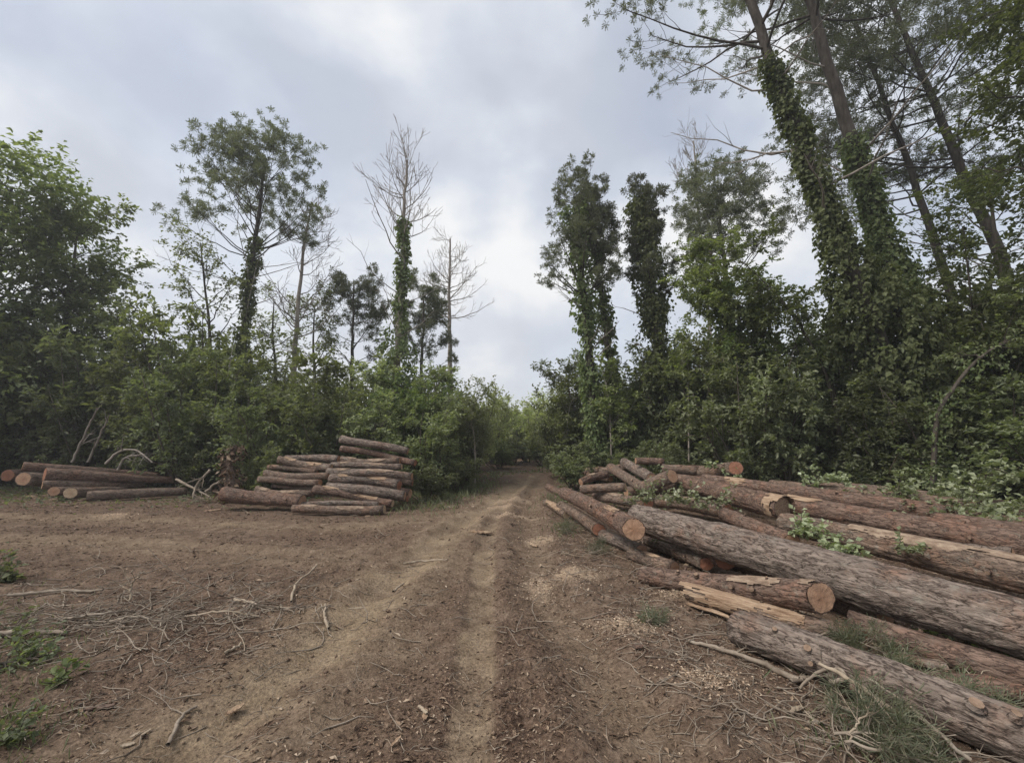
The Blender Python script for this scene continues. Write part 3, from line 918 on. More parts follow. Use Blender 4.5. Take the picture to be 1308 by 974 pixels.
EX = [
    ('short log tipped behind the pale-ended crosswise log', (742, 616, 10, 0.3), (776, 604, 11, 0.5), 'bark_red', 'cut'),
    ('brown log wedged under the tilted orange-faced log', (800, 628, 15, 0.15), (862, 622, 17, 0.2), 'bark_brown', 'cut_red'),
    ('log peeping out left of the crest, bark scraped', (768, 602, 10, 0.5), (806, 594, 12, 0.72), 'bark_brown', 'cut_pale'),
    ('dull log low in the heap behind the orange-ended one', (760, 634, 13, 0.1), (828, 642, 16, 0.15), 'bark_brown', 'cut_red'),
    ('reddish log lying behind the raised bright red-brown face', (868, 596, 11, 0.72), (925, 606, 14, 0.6), 'bark_red', 'cut_red'),
    ('thin log across the top of the heap above the purple-brown one', (862, 611, 13, 0.5), (940, 618, 15, 0.5), 'bark_red', 'cut'),
    ('log half buried by the leafy brush in the hollow', (842, 640, 17, 0.1), (930, 652, 21, 0.12), 'bark_brown', 'cut_red'),
    ('brown log between the dark top log and the backmost one', (985, 618, 14, 0.52), (1240, 648, 22, 0.45), 'bark_brown', 'cut'),
    ('grey log sunk between the long brown and the scuffed log', (1040, 668, 26, 0.1), (1308, 712, 40, 0.12), 'bark_grey', 'cut'),
    ('dark log filling the gap behind the long brown log', (1010, 632, 18, 0.3), (1320, 674, 28, 0.3), 'bark_red', 'cut'),
    ('thin crooked log at the back of the heap tip', (728, 603, 8, 0.35), (768, 600, 9, 0.5), 'bark_brown', 'cut'),
    ('log on the soil along the front of the far heap', (700, 622, 9, 0.0), (745, 640, 12, 0.0), 'bark_red', 'cut'),
]
for i_, (lb, a, b, bk, cb_) in enumerate(EX):
    rlog(lb, a, b, bark=bk, cutB=cb_, seed=120 + i_, group=GR, bend=(0.05, -0.04)[i_ % 2], tilt=(0.1, 0.35), bare=((0.3, 0.6, 1.0, 2.4),) if i_ % 3 == 0 else (), bare_mat='scuff')

# low pile at the far left
dlog('long log on top of the low pile with a pale left end', (29, 595), (203, 608), (12.0, 13.6), (11, 9), bark='bark_red', cutA='cut', seed=31, group=GL)
dlog('thick red log with a red sawn end in the low pile', (57, 606), (228, 613), (11.5, 13.2), (17, 8), bark='bark_red', cutA='cut_red', seed=32, group=GL, tilt=(-0.3, 0))
dlog('log with the largest pale cut face at the left of the low pile', (30, 612), (130, 614), (11.8, 13.4), (17, 14), bark='bark_brown', cutA='cut', seed=33, group=GL, tilt=(-0.5, 0))
dlog('thin log directly under the thick red one', (54, 619), (185, 618), (11.3, 12.9), (11, 10), bark='bark_brown', cutA='cut', seed=34, group=GL)
dlog('small round log end, left of the two in the bottom row', (69, 627), (150, 625), (11.2, 12.6), (11, 10), bark='bark_brown', cutA='cut', seed=35, group=GL, tilt=(-0.6, 0))
dlog('small round log end beside the frontmost low log', (90, 629), (160, 627), (11.1, 12.4), (13, 11), bark='bark_brown', cutA='cut_pale', seed=36, group=GL, tilt=(-0.6, 0))
dlog('frontmost log of the low pile, lying on the soil', (112, 633), (238, 627), (11.0, 12.2), (13, 10), bark='bark_brown', cutA='cut_pale', seed=37, group=GL)
dlog('dark log butt at the far left edge of the low pile', (10, 607), (60, 606), (12.6, 14), (15, 12), bark='bark_red', cutA='cut_red', seed=38, group=GL)

# tall stack left of the track
ST = [
    ('stout dark log sticking out at the lower left of the stack', (285, 630), (386, 642), (9.9, 9.6), (20, 19), 'bark_red', 'cut_red', 'cut'),
    ('pale thin log in front at the foot of the stack', (374, 651), (491, 649), (9.35, 9.3), (9, 11), 'bark_brown', 'cut_pale', 'cut_pale'),
    ('grey log resting behind the pale foot log', (383, 643), (484, 644), (9.6, 9.6), (8, 9), 'bark_grey', 'cut', 'cut'),
    ('short slim log above the stout dark log', (328, 624), (400, 632), (10.2, 9.9), (9, 9), 'bark_brown', 'cut_pale', 'cut'),
    ('dark log right of centre in the second row up', (401, 627), (502, 641), (9.9, 9.7), (13, 11), 'bark_red', 'cut', 'cut_pale'),
    ('log whose right end stops below the corner post of the stack', (418, 620), (517, 633), (10.1, 9.9), (11, 12), 'bark_red', 'cut', 'cut'),
    ('thinnest log of the stack, in its lower left half', (348, 620), (416, 626), (10.3, 10.1), (6, 7), 'bark_brown', 'cut', 'cut'),
    ('light brown log in the left middle of the stack', (330, 614), (409, 614), (10.4, 10.2), (9, 10), 'bark_brown', 'cut_pale', 'cut'),
    ('log with a dark right end in the middle of the stack', (423, 609), (510, 620), (10.2, 10.0), (12, 12), 'bark_red', 'cut', 'cut_red'),
    ('crooked log at left, fourth from the top of the stack', (339, 604), (420, 609), (10.5, 10.3), (11, 11), 'bark_red', 'cut_pale', 'cut'),
    ('thin log behind the crooked one at left', (343, 597), (406, 601), (10.8, 10.6), (7, 8), 'bark_brown', 'cut', 'cut'),
    ('long log reaching the right edge of the stack', (418, 600), (526, 609), (10.4, 10.2), (11, 11), 'bark_brown', 'cut', 'cut'),
    ('sloping log with pale scrapes in the upper left', (356, 587), (424, 599), (10.8, 10.5), (9, 10), 'bark_red', 'cut_pale', 'cut'),
    ('pale peeled log across the upper right', (423, 595), (513, 594), (10.6, 10.4), (9, 10), 'bark_grey', 'cut', 'cut_pale'),
    ('uppermost log on the left shoulder of the stack', (365, 584), (433, 587), (11.1, 10.9), (8, 12), 'bark_red', 'cut', 'cut'),
    ('log just beneath the two topmost logs', (436, 587), (511, 589), (10.9, 10.7), (8, 9), 'bark_brown', 'cut', 'cut'),
    ('second log from the top of the stack', (435, 574), (531, 589), (10.9, 10.7), (10, 10), 'bark_red', 'cut', 'cut_red'),
    ('topmost log of the stack with a pale left tip', (436, 559), (521, 577), (11.1, 10.9), (10, 10), 'bark_red', 'cut_pale', 'cut'),
    ('deeper log end showing at the upper right side of the stack', (455, 604), (527, 616), (11.0, 10.7), (11, 12), 'bark_red', 'cut', 'cut_red'),
    ('deeper log end showing at the lower right side of the stack', (455, 622), (524, 628), (10.7, 10.3), (12, 12), 'bark_red', 'cut', 'cut'),
    ('log end lowest on the right side of the stack', (460, 634), (520, 638), (10.4, 10.1), (12, 12), 'bark_red', 'cut', 'cut_red'),
]
for i_, (lb, a, b, dp, th, bk, ca_, cb_) in enumerate(ST):
    bare = ((0.1, 0.3, 1.0, 2.6), (0.5, 0.8, 1.4, 2.9)) if i_ in (1, 3, 4, 8, 11, 12, 13, 15) else ()
    bk = ('bark_brown', bk, 'bark_grey')[i_ % 3] if i_ else bk
    tv = (1.0, 1.16, 0.9, 1.08, 0.96, 1.2, 0.86)[i_ % 7]
    dlog(lb, a, b, dp, (th[0] * tv * 0.9, th[1] * tv * 0.86), bark=bk, cutA=ca_, cutB=cb_, seed=60 + i_, group=GS, bare=bare, bend=(0.11, -0.09, 0.05, -0.12)[i_ % 4], bare_mat='scuff' if i_ % 2 else 'bare')

# ------------------------------------------------------------------ trees
def tree_root(name, base, label, category, group=None):
    r = link(name, None)
    r.location = tuple(base)
    r.empty_display_size = 0.3
    return tag(r, label, category, group)


def ivy_leaves(path, t0, t1, rfun, n_clump, per, rng, size, clump_r=0.22, rtr=0.2):
    t = rng.uniform(t0, t1, n_clump)
    k = len(path)
    f = t * (k - 1)
    i = np.minimum(f.astype(int), k - 2)
    fr = (f - i)[:, None]
    C = path[i] * (1 - fr) + path[i + 1] * fr
    a = rng.uniform(0, 2 * math.pi, n_clump)
    R = np.array([rfun(x) for x in t])
    # lumpy outline
    lump = np.clip(1 + 1.1 * fbm(np.stack([np.cos(a) * 1.3, np.sin(a) * 1.3, t * 19 + path[-1, 0]], -1), 5, 3), 0.25, 2.2)
    rad = R * lump * np.sqrt(rng.uniform(0.35, 1.0, n_clump))
    bare = fbm(np.stack([np.cos(a) * 1.6, np.sin(a) * 1.6, t * 26 + path[-1, 1]], -1), 23, 2) < -0.22 - 0.5 * np.clip(0.45 - t, 0, 1)
    C, a, t, rad = C[~bare], a[~bare], t[~bare], rad[~bare]
    n_clump = len(a)
    O = np.stack([np.cos(a), np.sin(a), np.zeros_like(a)], -1)
    P = C + O * np.maximum(rad, rtr)[:, None]
    cr = clump_r * (0.6 + 0.7 * rng.random(n_clump))
    P2 = np.repeat(P, per, 0) + rng.normal(size=(n_clump * per, 3)) * np.repeat(cr, per)[:, None] * np.array([0.55, 0.55, 0.8])
    O2 = np.repeat(O, per, 0)
    n = len(P2)
    D = norm(O2 * 0.35 + np.array([0, 0, -0.8]) + runit(rng, n) * 0.7)
    Nn = norm(O2 * 0.7 + np.array([0, 0, 0.55]) + runit(rng, n) * 0.75)
    return leaf_quads(P2, D, Nn, size * np.clip(np.exp(rng.normal(-0.12, 0.32, n)), 0.4, 1.6), 0.8, 0.1, 0.4)


def local_path(pix, y, base_px=None, k=24, dy=0.0):
    """trunk path through pixels at distance y, down to the ground; returns base and path relative to it. dy leans it towards (-) or away from the camera"""
    pts = [at_y(px, py, y + dy * j / max(len(pix) - 1, 1)) for j, (px, py) in enumerate(pix)]
    b = foot(base_px if base_px is not None else pix[0][0], y)
    b[2] = -0.08
    P = resample(np.vstack([b, pts]), k)
    return b, P - b


def pine_tree(label, pix, y, base_px, r0, crown=(0.62, 1.0), limb=2.6, n_limb=34, up=0.35, angle=62, needles=True, tuft=(0.17, 15, 0.022), ivy=None, dead_limbs=8, seed=1, sub=(6, 4), dy=0.0,
              group=None, ivy_clump=0.15, fall=0.55, dead_mat=False, top_r=0.22, name='pine_tree', category='tree', flat=0.25, inner=0.45):
    rng = np.random.default_rng(seed)
    base, path = local_path(pix, y, base_px, 28, dy)
    root = tree_root(name, base, label, category, group)
    path[1:-1] += rng.normal(0, 0.02, (26, 3)) * np.array([1, 1, 0])
    rad = r0 * (1 - (1 - top_r) * np.linspace(0, 1, 28) ** 0.9)
    rad[0] *= 1.35
    mat = M['dead'] if dead_mat else M['trunk']
    link('trunk', make_mesh('trunk', [tubes(path[None], rad[None], 12)], mat, True), root)
    lines, lr, lt = kids(path[None], rad[None], n_limb, crown[0], crown[1], limb, angle, up, rng, 7, fall, 0.32, 0.035, flat, 0.012)
    b1, r1, _ = kids(lines, lr, sub[0], inner, 1.0, limb * 0.36, 42, up * 0.7, rng, 5, 0.35, 0.55, 0.05, 0.2, 0.006)
    b2, r2, _ = kids(b1, r1, sub[1], 0.25, 1.0, limb * 0.16, 40, 0.25, rng, 4, 0.2, 0.6, 0.05, 0.1, 0.004)
    wood = [tubes(lines, lr, 5), tubes(b1, np.maximum(r1, 0.006), 3)]
    if not needles:
        s1, s2 = sub[0], sub[0] * sub[1]
        for j in range(n_limb):
            link('bare_limb', make_mesh('bare_limb', [tubes(lines[j:j + 1], lr[j:j + 1] * 1.15, 5), tubes(b1[j * s1:j * s1 + s1], np.maximum(r1[j * s1:j * s1 + s1], 0.009), 3),
                                                      tubes(b2[j * s2:j * s2 + s2], np.maximum(r2[j * s2:j * s2 + s2], 0.007), 3)], mat, True), root)
    else:
        link('limbs', make_mesh('limbs', wood, M['trunk'], True), root)
        ends = np.concatenate([b2[:, -1], b1[:, -1], lines[:, -1]])
        dirs = np.concatenate([norm(b2[:, -1] - b2[:, -2]), norm(b1[:, -1] - b1[:, -2]), norm(lines[:, -1] - lines[:, -2])])
        dirs = norm(dirs + np.array([0, 0, 0.35]))
        keep = rng.random(len(ends)) < 0.92
        link('crown', make_mesh('crown', [tuft_needles(ends[keep], dirs[keep], tuft[1], tuft[0], rng, tuft[2])], M['pine']), root)
    if dead_limbs:
        dl, dr, _ = kids(path[None], rad[None], dead_limbs, max(crown[0] - 0.22, 0.2), crown[0], limb * 0.8, 66, 0.12, rng, 6, -0.3, 0.2, 0.05, 0.2, 0.012)
        d2, e2, _ = kids(dl, dr, 4, 0.4, 1.0, limb * 0.3, 45, 0.1, rng, 4, 0.3, 0.5, 0.06, 0, 0.006)
        for j in range(dead_limbs):
            link('dead_limb', make_mesh('dead_limb', [tubes(dl[j:j + 1], dr[j:j + 1], 5), tubes(d2[j * 4:j * 4 + 4], e2[j * 4:j * 4 + 4], 3)], M['dead'], True), root)
    if ivy:
        t1, rf, n, size = ivy
        link('ivy', make_mesh('ivy', [ivy_leaves(path, 0.01, t1, rf, n, 16, rng, size, ivy_clump, r0 * 0.7)], M['ivy']), root)
    return root


def broadleaf_tree(label, pix, y, base_px, r0, crown=(0.35, 1.0), limb=2.0, n_limb=16, leaf=0.12, per=9, mat='oak', seed=1, sub=(8, 7), up=0.15, angle=58, ivy=None, group=None, dy=0.0, fall=0.4, name='broadleaf_tree', trunk_mat='trunk', dense=1.0):
    rng = np.random.default_rng(seed)
    base, path = local_path(pix, y, base_px, 20, dy)
    root = tree_root(name, base, label, 'tree', group)
    rad = r0 * (1 - 0.82 * np.linspace(0, 1, 20))
    rad[0] *= 1.3
    l1, r1, _ = kids(path[None], rad[None], n_limb, crown[0], crown[1], limb, angle, up, rng, 7, fall, 0.5, 0.08, 0.1, 0.012)
    l2, r2, _ = kids(l1, r1, sub[0], 0.2, 1.0, limb * 0.48, 50, 0.05, rng, 5, 0.3, 0.5, 0.08, 0.3, 0.006)
    l3, r3, _ = kids(l2, r2, sub[1], 0.1, 1.0, limb * 0.2, 52, -0.05, rng, 4, 0.2, 0.6, 0.07, 0.4, 0.003)
    link('trunk', make_mesh('trunk', [tubes(path[None], rad[None], 10)], M[trunk_mat], True), root)
    link('limbs', make_mesh('limbs', [tubes(l1, r1, 5), tubes(l2, r2, 3)], M[trunk_mat], True), root)
    sel = rng.random(len(l3)) < dense
    link('crown', make_mesh('crown', [twig_leaves(l3[sel], per, leaf, rng), twig_leaves(l2, 4, leaf, rng, 0.5)], M[mat]), root)
    if ivy:
        t1, rf, n, size = ivy
        link('ivy', make_mesh('ivy', [ivy_leaves(path, 0.01, t1, rf, n, 16, rng, size, rtr=r0 * 0.7)], M['ivy']), root)
    return root


# left of the track
pine_tree('tall umbrella-crowned pine with ivy-wrapped trunk left of the log stack', [(306, 480), (320, 350), (333, 255), (336, 208)], 18, 298, 0.22, (0.66, 1.0), 3.2, 40, 0.30, 62, True, (0.19, 40, 0.024),
          (0.74, lambda t: 0.22 + 0.5 * max(0, 0.45 - t), 460, 0.13), 9, 11, (5, 4), fall=0.68, inner=0.5)
pine_tree('slim bare dead pine just right of the umbrella-crowned pine', [(376, 465), (384, 350), (398, 258)], 20, 372, 0.17, (0.48, 1.0), 2.3, 36, 0.45, 74, False, seed=12, dead_limbs=4, sub=(5, 3), fall=0.75, dead_mat=True, inner=0.3)
pine_tree('tall dead pine with upswept bare limbs and ivy column behind the log stack', [(503, 520), (512, 380), (516, 270), (520, 205)], 17, 500, 0.2, (0.60, 1.0), 2.4, 27, 0.65, 66, False,
          ivy=(0.80, lambda t: 0.13 + (0.6 if t < 0.40 else max(0, 0.6 - 5 * (t - 0.40))), 640, 0.13), seed=13, dead_limbs=6, sub=(4, 2), fall=0.72, dead_mat=True, inner=0.3)
pine_tree('far dead pine with a bare fan of twigs, nearest the gap', [(575, 485), (574, 400), (575, 305)], 26, 575, 0.22, (0.62, 1.0), 2.2, 36, 0.35, 74, False, seed=14, dead_limbs=2, sub=(5, 3), fall=0.72, dead_mat=True, inner=0.3)
pine_tree('small round-topped pine left of the ivy-clad dead pine', [(449, 470), (451, 410), (452, 362)], 23, 447, 0.17, (0.55, 1.0), 2.3, 30, 0.15, 68, True, (0.21, 38, 0.028), None, 5, 15, (4, 3), fall=0.6)
pine_tree('pine crown half hidden behind the ivy-clad dead pine', [(538, 470), (540, 430), (541, 372)], 22, 536, 0.15, (0.5, 1.0), 1.9, 28, 0.3, 60, True, (0.21, 38, 0.028), (0.5, lambda t: 0.25, 140, 0.16), 4, 16, (4, 3), fall=0.6)
broadleaf_tree('sparse pale-leaved tree in front of the umbrella-crowned pine', [(268, 430), (262, 370), (256, 310)], 17, 272, 0.11, (0.55, 1.0), 1.9, 13, 0.13, 5, 'shrub_light', 17, (6, 5), 0.3, 48, trunk_mat='trunk')
broadleaf_tree('loose pale crown between the umbrella-crowned pine and the slim dead pine', [(352, 470), (348, 430), (350, 385)], 19, 355, 0.12, (0.5, 1.0), 1.7, 11, 0.13, 4, 'shrub_light', 18, (6, 5), 0.2, 55)
broadleaf_tree('grey-green sparse tree right of the slim dead pine', [(402, 480), (400, 440), (402, 390)], 22, 404, 0.13, (0.45, 1.0), 2.0, 13, 0.15, 5, 'shrub_mid', 19, (6, 5), 0.2, 55)
broadleaf_tree('large leafy oak filling the left edge of the picture', [(-25, 430), (-5, 330), (15, 240)], 16.5, -60, 0.25, (0.16, 1.0), 4.6, 44, 0.2, 10, 'oak', 23, (9, 7), 0.06, 64, fall=0.6)
broadleaf_tree('oak bough with loose outer sprays right of the large oak', [(80, 450), (90, 380), (98, 300)], 17.2, 70, 0.18, (0.22, 1.0), 2.6, 32, 0.17, 10, 'oak', 21, (8, 6), 0.08, 60, fall=0.5)

# right of the track
IVYC = lambda a, b: (lambda t: a + b * max(0, 0.5 - t))
pine_tree('leftmost ivy-clad pine on the right side with a bushy dark crown', [(762, 560), (748, 400), (738, 310), (735, 252)], 16, 768, 0.24, (0.62, 1.0), 1.7, 32, 0.3, 56, True, (0.16, 30, 0.024),
          (0.97, lambda t: 0.22 + 0.12 * t, 520, 0.14), 6, 31, (5, 3), fall=0.45, inner=0.3, ivy_clump=0.2)
pine_tree('slim ivy-clad pine leaning beside the leftmost one', [(792, 560), (774, 420), (762, 330), (756, 255)], 17, 800, 0.22, (0.66, 1.0), 1.2, 24, 0.35, 52, True, (0.16, 30, 0.024),
          (0.9, lambda t: 0.19 + 0.06 * t, 420, 0.14), 5, 32, (5, 3), fall=0.45, inner=0.35)
pine_tree('broad ivy column pine in the middle of the right-hand row', [(850, 560), (838, 420), (824, 310), (816, 252)], 16, 856, 0.24, (0.60, 1.0), 1.15, 26, 0.4, 52, True, (0.16, 30, 0.024),
          (1.0, lambda t: 0.38 + 0.12 * math.sin(t * 11) + 0.8 * max(0, 0.5 - t), 900, 0.14), 4, 33, (5, 3), fall=0.4, inner=0.3, ivy_clump=0.24)
pine_tree('rounded pine behind the arching green tree', [(945, 480), (925, 340), (915, 242)], 19, 960, 0.22, (0.62, 1.0), 2.9, 42, 0.15, 66, True, (0.2, 38, 0.026), (0.5, lambda t: 0.35, 240, 0.16), 6, 34, (5, 4), fall=0.62, inner=0.4)
pine_tree('bare twiggy dead treetop poking above the rounded pine', [(905, 400), (893, 280), (886, 180)], 21, 915, 0.15, (0.72, 1.0), 1.8, 22, 0.6, 40, False, seed=35, dead_limbs=0, sub=(4, 3), dead_mat=True, fall=0.7, inner=0.3)
broadleaf_tree('arching bright green tree draped in ivy beside the broad ivy column', [(930, 520), (925, 400), (905, 312)], 13.5, 938, 0.16, (0.60, 1.0), 1.7, 18, 0.12, 9, 'oak', 36, (7, 6), -0.15, 70, (0.85, lambda t: 0.28, 300, 0.13))
broadleaf_tree('second ivy-draped tree right of the arching green one', [(975, 520), (965, 430), (955, 360)], 13, 985, 0.14, (0.45, 1.0), 1.5, 16, 0.12, 8, 'ivy', 37, (7, 6), -0.1, 62, (0.85, lambda t: 0.3, 300, 0.13))
pine_tree('great leaning pine, left of the two thick ivy-covered trunks', [(1150, 520), (1100, 380), (1040, 230), (990, 90), (958, 0), (905, -160), (880, -260)], 10.8, 1172, 0.25, (0.58, 1.0), 3.6, 34, 0.10, 70, True, (0.15, 38, 0.017),
          (0.58, lambda t: 0.05 + min(1.05, 4.5 * max(0, 0.39 - t)), 1600, 0.115), 8, 38, (6, 5), fall=0.3, flat=0.1, inner=0.5)
pine_tree('great leaning pine, right of the two thick ivy-covered trunks', [(1185, 500), (1145, 370), (1098, 210), (1060, 90), (1035, 0), (995, -160), (975, -280)], 11.6, 1205, 0.27, (0.60, 1.0), 3.4, 30, 0.10, 70, True, (0.15, 38, 0.017),
          (0.45, lambda t: 0.05 + min(1.05, 4.5 * max(0, 0.37 - t)), 1400, 0.115), 8, 39, (6, 5), fall=0.3, flat=0.1, inner=0.5)
pine_tree('bare-trunked pine leaning behind the two great ivy-covered ones', [(1215, 380), (1180, 270), (1150, 180), (1128, 125), (1090, 20)], 14.5, 1250, 0.21, (0.54, 1.0), 3.3, 44, 0.1, 72, True, (0.18, 28, 0.026), None, 8, 40, (7, 5), fall=0.2)
pine_tree('pine with a thick bare trunk nearest the right edge', [(1285, 350), (1240, 245), (1205, 160), (1165, 65), (1120, -40)], 13.5, 1330, 0.25, (0.50, 1.0), 3.8, 48, 0.08, 72, True, (0.18, 28, 0.026), None, 8, 41, (7, 5), fall=0.2)
broadleaf_tree('dark leafy tree overhanging the top right corner', [(1430, 300), (1410, 100), (1385, -60)], 7.5, 1450, 0.15, (0.5, 1.0), 2.1, 26, 0.10, 11, 'ivy', 42, (9, 7), 0.0, 66)
broadleaf_tree('tall dense tree at the right edge below the bare pine trunk', [(1290, 420), (1275, 330), (1262, 225)], 11.2, 1298, 0.13, (0.3, 1.0), 2.0, 18, 0.11, 9, 'ivy', 43, (8, 6), 0.05, 58)
broadleaf_tree('slanting young tree with a bare dark stem in the right thicket', [(1062, 500), (1030, 430), (1000, 385), (950, 335)], 11.4, 1085, 0.075, (0.6, 1.0), 1.3, 12, 0.11, 8, 'ivy', 44, (6, 5), 0.1, 58)
broadleaf_tree('bent arching stem rising to the right edge of the thicket', [(1196, 540), (1212, 505), (1248, 460), (1308, 420), (1345, 385)], 9.0, 1190, 0.06, (0.4, 1.0), 0.9, 14, 0.09, 8, 'shrub_mid', 45, (6, 4), 0.2, 62, (0.9, lambda t: 0.07, 60, 0.07))
broadleaf_tree('thin forked sapling standing behind the bent arching stem', [(1262, 520), (1245, 420), (1236, 340), (1230, 290)], 10.4, 1275, 0.06, (0.35, 1.0), 1.2, 14, 0.10, 7, 'ivy', 46, (6, 5), 0.25, 50)
broadleaf_tree('small round-crowned tree at the track mouth on the right', [(738, 540), (728, 505), (722, 468)], 18, 742, 0.10, (0.3, 1.0), 1.5, 14, 0.12, 8, 'shrub_mid', 47, (7, 5), 0.1, 60)
broadleaf_tree('thin pale-stemmed sapling at the left verge of the track', [(607, 590), (606, 565), (602, 520)], 15, 606, 0.035, (0.35, 1.0), 0.9, 12, 0.10, 6, 'shrub_light', 48, (6, 4), 0.3, 48, trunk_mat='dead')

# ------------------------------------------------------------------ shrubs
PROTO = {}


def shrub_proto(key, mat, H, R, stems, leaf, per, seed, sub=(9, 8), droop=0.1):
    rng = np.random.default_rng(seed)
    a = rng.uniform(0, 2 * math.pi, stems)
    tip = np.stack([np.cos(a), np.sin(a), np.zeros(stems)], -1) * (R * np.sqrt(rng.uniform(0.02, 0.75, stems)))[:, None]
    tip[:, 2] = H * rng.uniform(0.62, 1.0, stems) * (1 - 0.25 * (np.hypot(tip[:, 0], tip[:, 1]) / R) ** 2)
    b = tip * np.array([0.14, 0.14, 0]) - np.array([0, 0, 0.05])
    s = np.linspace(0, 1, 7)
    ln = b[:, None] * (1 - s[None, :, None]) + tip[:, None] * s[None, :, None]
    ln[:, :, :2] += (np.sin(s * math.pi)[None, :, None] * rng.normal(0, 0.07 * H, (stems, 1, 2)))
    rd = (0.013 * H * (1 - 0.85 * s))[None].repeat(stems, 0) * rng.uniform(0.6, 1.2, (stems, 1))
    l1, r1, _ = kids(ln, rd, sub[0], 0.18, 1.0, H * 0.30, 58, 0.08, rng, 5, 0.45, 0.5, 0.08, 0.2, 0.006)
    l2, r2, _ = kids(l1, r1, sub[1], 0.15, 1.0, H * 0.115, 52, -0.05, rng, 4, 0.2, 0.6, 0.07, 0.4, 0.003)
    root = link('shrub', None)
    link('stems', make_mesh('stems', [tubes(ln, rd, 5), tubes(l1, r1, 3)], M['stem'], True), root)
    link('leaves', make_mesh('leaves', [twig_leaves(l2, per, leaf, rng, droop=droop)], M[mat]), root)
    PROTO[key] = dict(root=root, used=False, lines=(ln, rd, l1, r1), l2=l2, H=H)


shrub_proto('dark', 'shrub_dark', 4.0, 2.0, 14, 0.135, 11, 101, (9, 7))
shrub_proto('mid', 'shrub_mid', 4.0, 2.0, 13, 0.14, 11, 102, (9, 7))
shrub_proto('light', 'shrub_light', 4.0, 1.8, 12, 0.135, 10, 103, (9, 7))
shrub_proto('oak', 'oak', 4.0, 2.2, 13, 0.15, 11, 104, (9, 7))
shrub_proto('ivy', 'ivy', 4.0, 1.9, 13, 0.135, 11, 105, (9, 7))
shrub_proto('pale', 'shrub_brightened', 4.0, 1.8, 12, 0.14, 9, 107, (8, 7))  # far-end bushes, their brightness painted into the leaf colour
shrub_proto('low', 'shrub_mid', 1.6, 1.2, 12, 0.085, 10, 106, (7, 6))


def shrub(key, label, px, y, top_py, width, rot, group):
    P = PROTO[key]
    b = foot(px, y)
    top = at_y(px, top_py, y)[2]
    if P['used']:
        r = copy_thing(P['root'], label, group)
    else:
        r = P['root']
        P['used'] = True
        tag(r, label, None, group)
    r['category'] = 'shrub'
    r.location = (b[0], b[1], gz(b[0], b[1]) - 0.02)
    r.rotation_euler = (0, 0, math.radians(rot))
    r.scale = (width, width, top / P['H'])


GLS, GRS = 'shrubs of the left thicket', 'shrubs of the right thicket'
LS = [
    ('oak', 'low oak bush under the large oak at the left edge', 5, 16.2, 400, 1.3, 20),
    ('dark', 'dark bush directly behind the low log pile, far left', 70, 16.2, 375, 1.25, 70),
    ('mid', 'broad bush behind the right half of the low log pile', 160, 16.2, 385, 1.25, 130),
    ('oak', 'tall yellow-green bush rising right of the oaks', 212, 16.0, 380, 1.2, 200),
    ('dark', 'dark leafy bush above the gap between the two log piles', 240, 13.8, 445, 0.9, 255),
    ('light', 'pale bush at the skyline left of the umbrella-crowned pine', 262, 17.5, 405, 1.1, 310),
    ('mid', 'bush at the foot of the umbrella-crowned pine', 338, 14.5, 455, 0.9, 15),
    ('dark', 'dark bush just left of the log stack', 335, 12.8, 490, 0.7, 95),
    ('mid', 'rounded bush behind the middle of the log stack', 405, 13.6, 482, 0.85, 160),
    ('light', 'light green bush behind the right end of the log stack', 465, 14.4, 488, 0.85, 220),
    ('ivy', 'ivy-leaved bush at the foot of the ivy-clad dead pine', 520, 15.0, 470, 0.8, 280),
    ('mid', 'bush right of the log stack with drooping sprays', 556, 13.6, 500, 0.7, 340),
    ('light', 'light green bush under the far dead pine', 585, 17.5, 478, 0.9, 40),
    ('light', 'verge bush left of the track just past the stack', 596, 16.0, 500, 0.62, 110),
    ('pale', 'last brightened bush on the left verge before the track bends', 607, 21.0, 480, 0.8, 170),
    ('low', 'low bush at the right foot of the log stack', 545, 11.6, 590, 0.75, 230),
    ('low', 'low verge bush beside the track mouth on the left', 582, 13.4, 580, 0.8, 300),
    ('low', 'grey-green low bush beside the broken dead trunk', 322, 11.6, 560, 0.85, 350),
    ('low', 'low scrub left of the broken dead trunk', 258, 13.2, 570, 1.0, 60),
    ('low', 'low scrub at the far left behind the log butts', -5, 15.4, 565, 1.2, 100),
    ('dark', 'dark bush at the left border behind the low pile', -30, 16.0, 380, 1.15, 15),
    ('mid', 'tall bush between the slim dead pine and the small pine', 420, 17.0, 462, 1.1, 205),
    ('dark', 'shadowy bush low behind the low log pile', 120, 15.2, 470, 0.9, 265),
    ('mid', 'bush low between the low pile and the dead trunk', 205, 15.0, 460, 0.85, 325),
]
